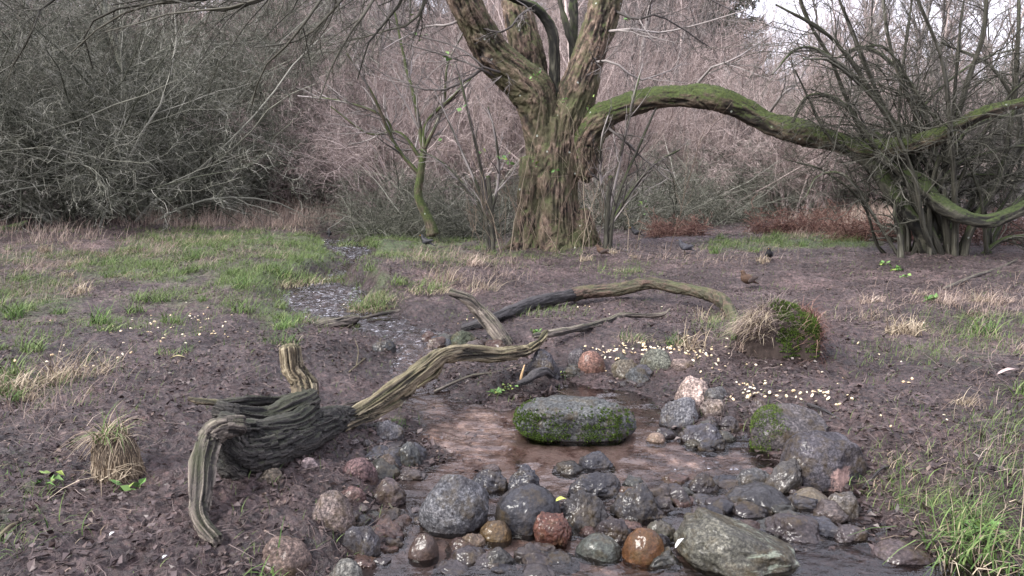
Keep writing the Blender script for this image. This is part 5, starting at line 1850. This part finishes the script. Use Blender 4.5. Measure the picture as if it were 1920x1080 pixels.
# leaf litter
x, y = scatter(120000, 2.0, 19, 44, rs)
z, sd = surf(x, y)
keep = (sd > -.02 + .03 * rs.random(len(x))) & (rs.random(len(x)) < np.clip(.42 + 1.3 * fbm2(x * 1.4, y * 1.4, 4, 111), .06, 1))
x, y, z, sd = x[keep], y[keep], z[keep], sd[keep]
n = len(x)
pts = np.stack([x, y, z + .003], 1)
me = leaves_mesh('leaf_litter', pts, .026, M['litter'], rs, 1, .3)
tag(obj('leaf_litter', me), 'dark rotting leaf fragments trodden into the mud', 'leaf litter', None, 'stuff')

x, y = scatter(16000, 2.0, 6.5, 44, rs)
z, sd = surf(x, y)
keep = (sd > -.6) & (rs.random(len(x)) < np.clip(.35 + fbm2(x * 1.7, y * 1.7, 3, 113), .05, 1) * np.where(sd < 0, .55 * np.exp(sd / .12), 1))
pts = np.stack([x, y, np.maximum(z, wl(y) - .004) + .006], 1)[keep]
tag(obj('dead_leaves', leaves_mesh('dead_leaves', pts, .036, M['litter_wet'], rs, 1, .45)), 'larger dark wet dead leaves on the mud and stuck at the water edge', 'dead leaves', None, 'stuff')

# dead stalks and straw lying about
x, y = scatter(260000, 2.2, 20, 44, rs)
z, sd = surf(x, y)
st_m = patches(x, y, z, STRAW)
keep = (sd > .03) & (rs.random(len(x)) < .30 + .7 * st_m)
x, y, z, st_m = x[keep], y[keep], z[keep], st_m[keep]
n = len(x)
az = rs.uniform(0, 6.28, n)
D0 = np.stack([np.cos(az), np.sin(az), np.abs(rs.normal(0, .15, n)) + .02 + .25 * st_m * rs.random(n)], 1)
P = grow(np.stack([x, y, z + .004], 1), D0, rs.uniform(.03, .16, n) * (1 + st_m * .8), 5, .2, -.03, rs)
P[:, :, 2] = np.maximum(P[:, :, 2], H(P[:, :, 0], P[:, :, 1], True) + .003)
W = (rs.uniform(.0008, .0019, n) * (1 + .10 * np.maximum(y - 4, 0)))[:, None] * np.linspace(1, .4, 5)[None]
V, Fq = ribbon(P, W, unit(np.stack([-np.sin(az), np.cos(az), rs.normal(0, .6, n)], 1)))
tn = np.clip(rs.beta(1.0, 2.6, n) + .35 * st_m, 0, 1)
mb = MB()
mb.add(V, [Fq], tone=np.repeat(tn, 10))
tag(obj('dead_stalks', mb.mesh('dead_stalks', M['stalk'], False)), 'dead stalks and straw strewn over the mud', 'dead stalks', None, 'stuff')


def grass_cover(name, count, P_, r0, r1, Lr, w0, mat, label, lean, droop, thr, seed, tone=(.5, .22), floor=0.0, gscale=2.0):
    r_ = np.random.default_rng(seed)
    x, y = scatter(count, r0, r1, 46, r_)
    z, sd = surf(x, y)
    m = patches(x, y, z, P_)
    cl = np.clip(.45 + fbm2(x * gscale, y * gscale, 3, seed) * 1.2 + .5 * vn2(x * 9, y * 9, seed + 3), 0, 1)
    keep = (sd > .0) & (r_.random(len(x)) < np.clip(m * (cl * 1.5) - thr, floor, 1))
    x, y, z, m = x[keep], y[keep], z[keep], m[keep]
    n = len(x)
    L_ = r_.uniform(*Lr, n) * (.6 + .6 * m) * (.5 + 1.2 * cl[keep])
    V, Fq = blades(np.stack([x, y, z - .005], 1), L_, w0 * (1 + .10 * np.maximum(y - 4, 0)) * r_.uniform(.6, 1.2, n), lean, r_, 4, droop)
    mb = MB()
    mb.add(V, [Fq], tone=np.repeat(np.clip(r_.normal(*tone, n), 0, 1), 8))
    tag(obj(name, mb.mesh(name, M[mat], False)), label, 'grass', None, 'stuff')


grass_cover('short_grass', 420000, GREEN, 2.3, 19, (.03, .09), .0018, 'grass', 'short green grass in patches over the banks', .7, .5, -.05, 121)
grass_cover('dry_grass', 240000, STRAW, 2.5, 20, (.05, .16), .0015, 'straw_pink', 'pale pinkish dead grass', .9, .6, .12, 122)
# small scattered tufts, copied
rp = np.random.default_rng(140)


def tuft_copies(n, zone, mats, size, label, group, name, cat):
    protos = []
    for k in range(3):
        o = obj(name, None)
        tag(o, label, cat, group)
        obj('blades', tuft_mesh('blades', 70, .09, size * (1 + .2 * k), .004, .5, mats[k % len(mats)], rp, .8), o)
        protos.append(o)
    c = 0
    while c < n:
        u, v = rp.uniform(-150, 2060), rp.uniform(425, 760)
        p = g1(u, v)
        if rp.random() > patches(p[0:1], p[1:2], p[2:3], zone)[0] * 1.1 - .1:
            continue
        if float(sdist(p[0:1], p[1:2])[0]) < .06:
            continue
        s_ = rp.uniform(.6, 1.25)
        if c < 3:
            protos[c].location = tuple(p)
            protos[c].scale = (s_, s_, s_)
        else:
            copy_thing(protos[c % 3], p, rp.uniform(0, 6.28), s_)
        c += 1


tuft_copies(90, GREEN, ('grass', 'grass', 'grass_lush'), .15, 'small green grass tuft scattered over the banks and meadow', 'small green tufts', 'grass_tuft', 'grass tuft')
tuft_copies(60, STRAW, ('straw', 'straw_pink'), .14, 'small dry straw tuft scattered among the dead grass', 'small dry tufts', 'straw_tuft', 'straw tuft')
TALL = [(430, 415, 200, 14, 1.0), (560, 405, 80, 26, 1.0), (610, 395, 60, 30, 1.0), (1620, 418, 130, 16, 1.0), (300, 415, 120, 12, .6), (60, 445, 140, 12, .5)]
grass_cover('tall_dead_grass', 120000, TALL, 12, 24, (.10, .34), .0018, 'straw_pink', 'tall pinkish dead grass standing at the wood edge', .4, .4, .05, 123)

# broad-leaved weeds
rw = np.random.default_rng(131)
for (u, v, k, sz, lab) in [(930, 733, 26, .035, 'small bright green weed on the mud spit'), (1040, 705, 12, .03, 'tiny green seedling right of the curled root'), (950, 725, 16, .03, 'green leafy sprig beside the bright weed'), (1005, 625, 22, .05, 'bluish green feathery fern by the driftwood tip'),
                           (1750, 572, 20, .07, 'bright green plantain leaves on the right ground'), (1680, 510, 18, .07, 'pale bluish green weed left of the willow foot'), (1660, 500, 14, .06, 'small pale weed beside the bluish green one'), (245, 915, 12, .04, 'low weed in front of the sedge tussock'),
                           (1845, 1000, 20, .04, 'round leaved weed under the right bank grass'), (1700, 520, 12, .06, 'pale green weed closest to the willow foot'), (95, 915, 14, .04, 'small green weed on the left mud'), (765, 448, 20, .09, 'leafy green plant behind the black bird on the left')]:
    p = g1(u, v)
    a = rw.uniform(0, 6.28, k)
    q = rw.uniform(0, .06, k)
    o = obj('weed', leaves_mesh('weed', np.stack([q * np.cos(a), q * np.sin(a), rw.uniform(.005, .035, k)], 1), sz, M['leaf'], rw, 1, .5), None, tuple(p))
    tag(o, lab, 'weed')

# single leaves, feather
def flat_leaf(name, pos, L_, W_, mat, label, cat, az, tilt=.3):
    t_ = np.linspace(0, 1, 9)
    w = W_ * np.sin(math.pi * t_ ** .8) * (1 + .15 * np.sin(t_ * 14))
    P = np.stack([t_ * L_, 0 * t_, .15 * L_ * np.sin(t_ * 3)], 1)
    A = P + np.stack([0 * w, w, w * .3], 1)
    B = P - np.stack([0 * w, w, -w * .3], 1)
    V = np.concatenate([A, P, B])
    i = np.arange(8)[:, None]
    Fq = np.concatenate([i + [[0, 1, 10, 9]], i + [[9, 10, 19, 18]]])
    o = obj(name, mkmesh(name, V, [Fq], mat), None, tuple(pos))
    so = o.modifiers.new('thickness', 'SOLIDIFY')
    so.thickness = .0008
    o.rotation_euler = (0, -tilt, az)
    tag(o, label, cat)


flat_leaf('fallen_leaf', at(1042, 940, 3.0), .045, .014, plain('yellow_green_leaf', (.42, .46, .10)), 'yellow green leaf stuck between the dark boulders', 'leaf', .2, .1)
flat_leaf('feather', at(1266, 1028, 2.62), .055, .007, plain('white_feather', (.80, .80, .76)), 'white feather lying on the great greenish slab', 'feather', .75, .35)
flat_leaf('fallen_leaf', g1(1868, 712) + [0, 0, .02], .17, .02, plain('pale_dead_leaf', (.50, .38, .36)), 'pale pink strip of dead leaf lying on the right mud', 'leaf', .1, .05)
flat_leaf('fallen_leaf', g1(318, 680) + [0, 0, .015], .11, .015, plain('yellow_dead_leaf', (.42, .36, .18)), 'yellowish willow leaf lying below the small hole', 'leaf', .1, .05)
for u, v, lab in [(206, 1015, 'tiny white flake on the mud by the bottom left'), (304, 1050, 'white flake right of the tiny one near the bottom')]:
    flat_leaf('flake', g1(u, v) + [0, 0, .012], .02, .006, plain('white_flake', (.8, .8, .78)), lab, 'flake', .9, .3)

# ------------------------------------------------------------------ peanuts
def nut_meshes():
    out = []
    for k in range(4):
        r_ = np.random.default_rng(200 + k)
        V = ICOS * [.0085, .0062, .0052] * r_.uniform(.85, 1.2)
        V = V + ICOS * .001 * vn3(ICOS[:, 0] * 2 + k, ICOS[:, 1] * 2, ICOS[:, 2] * 2, k)[:, None]
        if k % 2:
            V[:, 2] = np.maximum(V[:, 2], -.001)
        out.append(mkmesh('peanut', V, [ICOSF], M['nut'], None, {'tone': np.full(len(V), .2 + .25 * k)}))
    return out


ICOS, ICOSF = ico(3)
NM = nut_meshes()
rn = np.random.default_rng(210)
CL = [(1180, 657, 60, 6, 26, 'pale peanut in the line behind the round grey green stone'), (1270, 655, 70, 10, 46, 'pale peanut in the drift beside the round grey green stone'), (1130, 668, 30, 14, 26, 'pale peanut around the red ended stone'),
      (1330, 680, 50, 26, 24, 'pale peanut between the stump and the pale pinkish stone'), (1410, 738, 32, 12, 28, 'pale peanut in the heap left behind the mossy boulder'), (1535, 745, 34, 8, 24, 'pale peanut in the row on the mud above the mossy boulder'),
      (300, 622, 90, 22, 52, 'pale peanut on the left ground behind the small hole'), (380, 600, 90, 14, 16, 'pale peanut along the grass edge on the left'), (140, 680, 60, 24, 12, 'pale peanut near the dry straw tuft'), (1080, 580, 60, 16, 12, 'pale peanut below the arched log'),
      (880, 590, 50, 14, 10, 'pale peanut behind the leaning branch'), (1620, 700, 120, 50, 12, 'pale peanut scattered on the right mud'), (1700, 790, 60, 16, 4, 'pale peanut on the mud at the far right')]
for (cu, cv, su, sv, n, lab) in CL:
    uu = cu + rn.normal(0, su * .8, n)
    vv = cv + rn.normal(0, sv * .8, n)
    pp = G(uu, vv)
    for p in pp:
        if p[2] < wl(p[1]) + .005:
            p[2] = float(wl(p[1]))
        o = obj('peanut', NM[rn.integers(4)], None, (float(p[0]), float(p[1]), float(p[2] + .006)))
        o.rotation_euler = (rn.normal(0, .4), rn.normal(0, .4), rn.uniform(0, 6.28))
        s = rn.uniform(.85, 1.6)
        o.scale = (s, s * rn.uniform(.7, 1.1), s * rn.uniform(.5, 1.1))
        tag(o, lab, 'peanut', 'peanuts scattered on the ground')

# ------------------------------------------------------------------ birds
def bird(u, v, heading, L_, body, wing, beak, label, up=.25, puff=1.0):
    """heading: direction of the beak in degrees, 0 = +x (right), 180 = left, -90 = towards the camera"""
    p = g1(u, v)
    t = thing('bird', label, 'bird', p)
    t.rotation_euler = (0, 0, math.radians(heading))
    s = L_ / .25 * 1.42
    ka = .055 * s
    # spine: tail tip -> rump -> breast -> neck -> head -> face (x forward, z up)
    C = np.array([[-.115, .035, .004, .018], [-.085, .045, .006, .017], [-.055, .060, .014, .018], [-.03, .072, .027 * puff, .028 * puff], [0, .080, .036 * puff, .036 * puff], [.028, .090, .036 * puff, .034 * puff],
                  [.045, .108, .028 * puff, .027 * puff], [.052, .126, .021, .021], [.058, .140, .020, .019], [.066, .150, .016, .015], [.075, .152, .008, .008], [.079, .152, .003, .003]])
    C[:, :2] *= s
    C[:, 2:] *= s
    t_ = np.linspace(0, len(C) - 1, 45)
    Ci = np.stack([np.interp(t_, np.arange(len(C)), C[:, k]) for k in range(4)], 1)
    ker = np.array([1, 2, 3, 2, 1.]) / 9
    for k in range(4):
        q = np.pad(Ci[:, k], 2, 'edge')
        Ci[:, k] = np.convolve(q, ker, 'valid')
    th = np.linspace(0, 2 * math.pi, 20, endpoint=False)
    T = np.gradient(Ci[:, :2], axis=0)
    T /= np.linalg.norm(T, axis=1, keepdims=True)
    nx, nz = -T[:, 1], T[:, 0]
    V = np.stack([Ci[:, 0:1] + nx[:, None] * np.sin(th) * Ci[:, 2:3], np.cos(th)[None] * Ci[:, 3:4], Ci[:, 1:2] + nz[:, None] * np.sin(th) * Ci[:, 2:3]], -1)
    n, k = V.shape[:2]
    V = V.reshape(-1, 3)
    i = (np.arange(n - 1) * k)[:, None]
    j = np.arange(k)[None]
    Fq = np.stack([i + j, i + (j + 1) % k, i + k + (j + 1) % k, i + k + j], -1).reshape(-1, 4)
    V = np.concatenate([V, [[Ci[0, 0], 0, Ci[0, 1]], [Ci[-1, 0], 0, Ci[-1, 1]]]])
    jj = np.arange(k)
    f3 = np.concatenate([np.stack([(jj + 1) % k, jj, np.full(k, n * k)], -1), np.stack([(n - 1) * k + jj, (n - 1) * k + (jj + 1) % k, np.full(k, n * k + 1)], -1)])
    obj('body', mkmesh('body', V, [Fq, f3], body), t)
    for sg in (-1, 1):
        W = ICO_S * [.062 * s, .010 * s, .024 * s]
        W[:, 2] += -W[:, 0] * .28
        W[:, 2] *= 1 - .3 * (W[:, 0] < 0)
        o = obj('wing', mkmesh('wing', W, [ICO_SF], wing), t)
        o.location = (-.022 * s, sg * .030 * s * puff, .084 * s)
        o.rotation_euler = (0, 0, sg * .12)
        e = obj('eye', mkmesh('eye', ICO_S * .0035 * s, [ICO_SF], EYE), t)
        e.location = (.066 * s, sg * .0145 * s, .147 * s)
        mb = MB()
        Lg = [[.005 * s, 0, .062 * s, .0035 * s], [.010 * s, 0, .035 * s, .002 * s], [.004 * s, 0, .006 * s, .0016 * s]]
        for C2 in [Lg] + [[[.004 * s, 0, .006 * s, .0014 * s], [.004 * s + .018 * s * math.cos(a), .018 * s * math.sin(a), .003 * s, .001 * s]] for a in (-.4, 0, .4, 3.14)]:
            Vv, Fs, _ = round_tube(catmull(C2, .01), 6)
            mb.add(Vv, Fs)
        o = obj('leg', mb.mesh('leg', LEG), t)
        o.location = (0, sg * .013 * s, 0)
    Vv, Fs, _ = round_tube(np.array([[.073 * s, 0, .151 * s, .0045 * s], [.086 * s, 0, .150 * s, .003 * s], [.098 * s, 0, .147 * s, .0006 * s]]), 8)
    mb = MB()
    mb.add(Vv, Fs)
    obj('beak', mb.mesh('beak', beak), t)


ICO_S, ICO_SF = ico(4)
EYE = plain('bird_eye', (.01, .01, .01), .2)
LEG = plain('bird_leg', (.07, .045, .03))
BBR, BWG = plain('brown_plumage', (.085, .05, .032), .8), plain('dark_brown_wing', (.06, .042, .035), .8)
BBK, BBW = plain('black_plumage', (.014, .014, .017), .6), plain('black_wing', (.018, .018, .022), .6)
BSL = plain('slate_plumage', (.05, .05, .06), .7)
BEY, BED = plain('orange_beak', (.5, .25, .03)), plain('brown_beak', (.12, .08, .04))
bird(1402, 541, 205, .235, BBR, BWG, BED, 'plump brown bird standing right of the arched log', puff=1.2)
bird(1129, 482, 185, .20, BBR, BWG, BED, 'small brown bird at the foot of the big trunk', puff=1.1)
bird(1193, 446, 172, .25, BBK, BBW, BEY, 'black bird standing near the back right of the trunk')
bird(1285, 478, 176, .25, BSL, BSL, BED, 'slate dark bird walking on the bare ground in the middle')
bird(1442, 489, 245, .22, BBK, BBW, BEY, 'black bird with its head down right of the slate one', puff=1.1)
bird(800, 466, 155, .24, BBK, BBW, BEY, 'black bird on the grassy bank left of the trunk', puff=1.0)
bird(617, 447, 100, .22, BBK, BBW, BEY, 'black bird beside the far end of the stream')
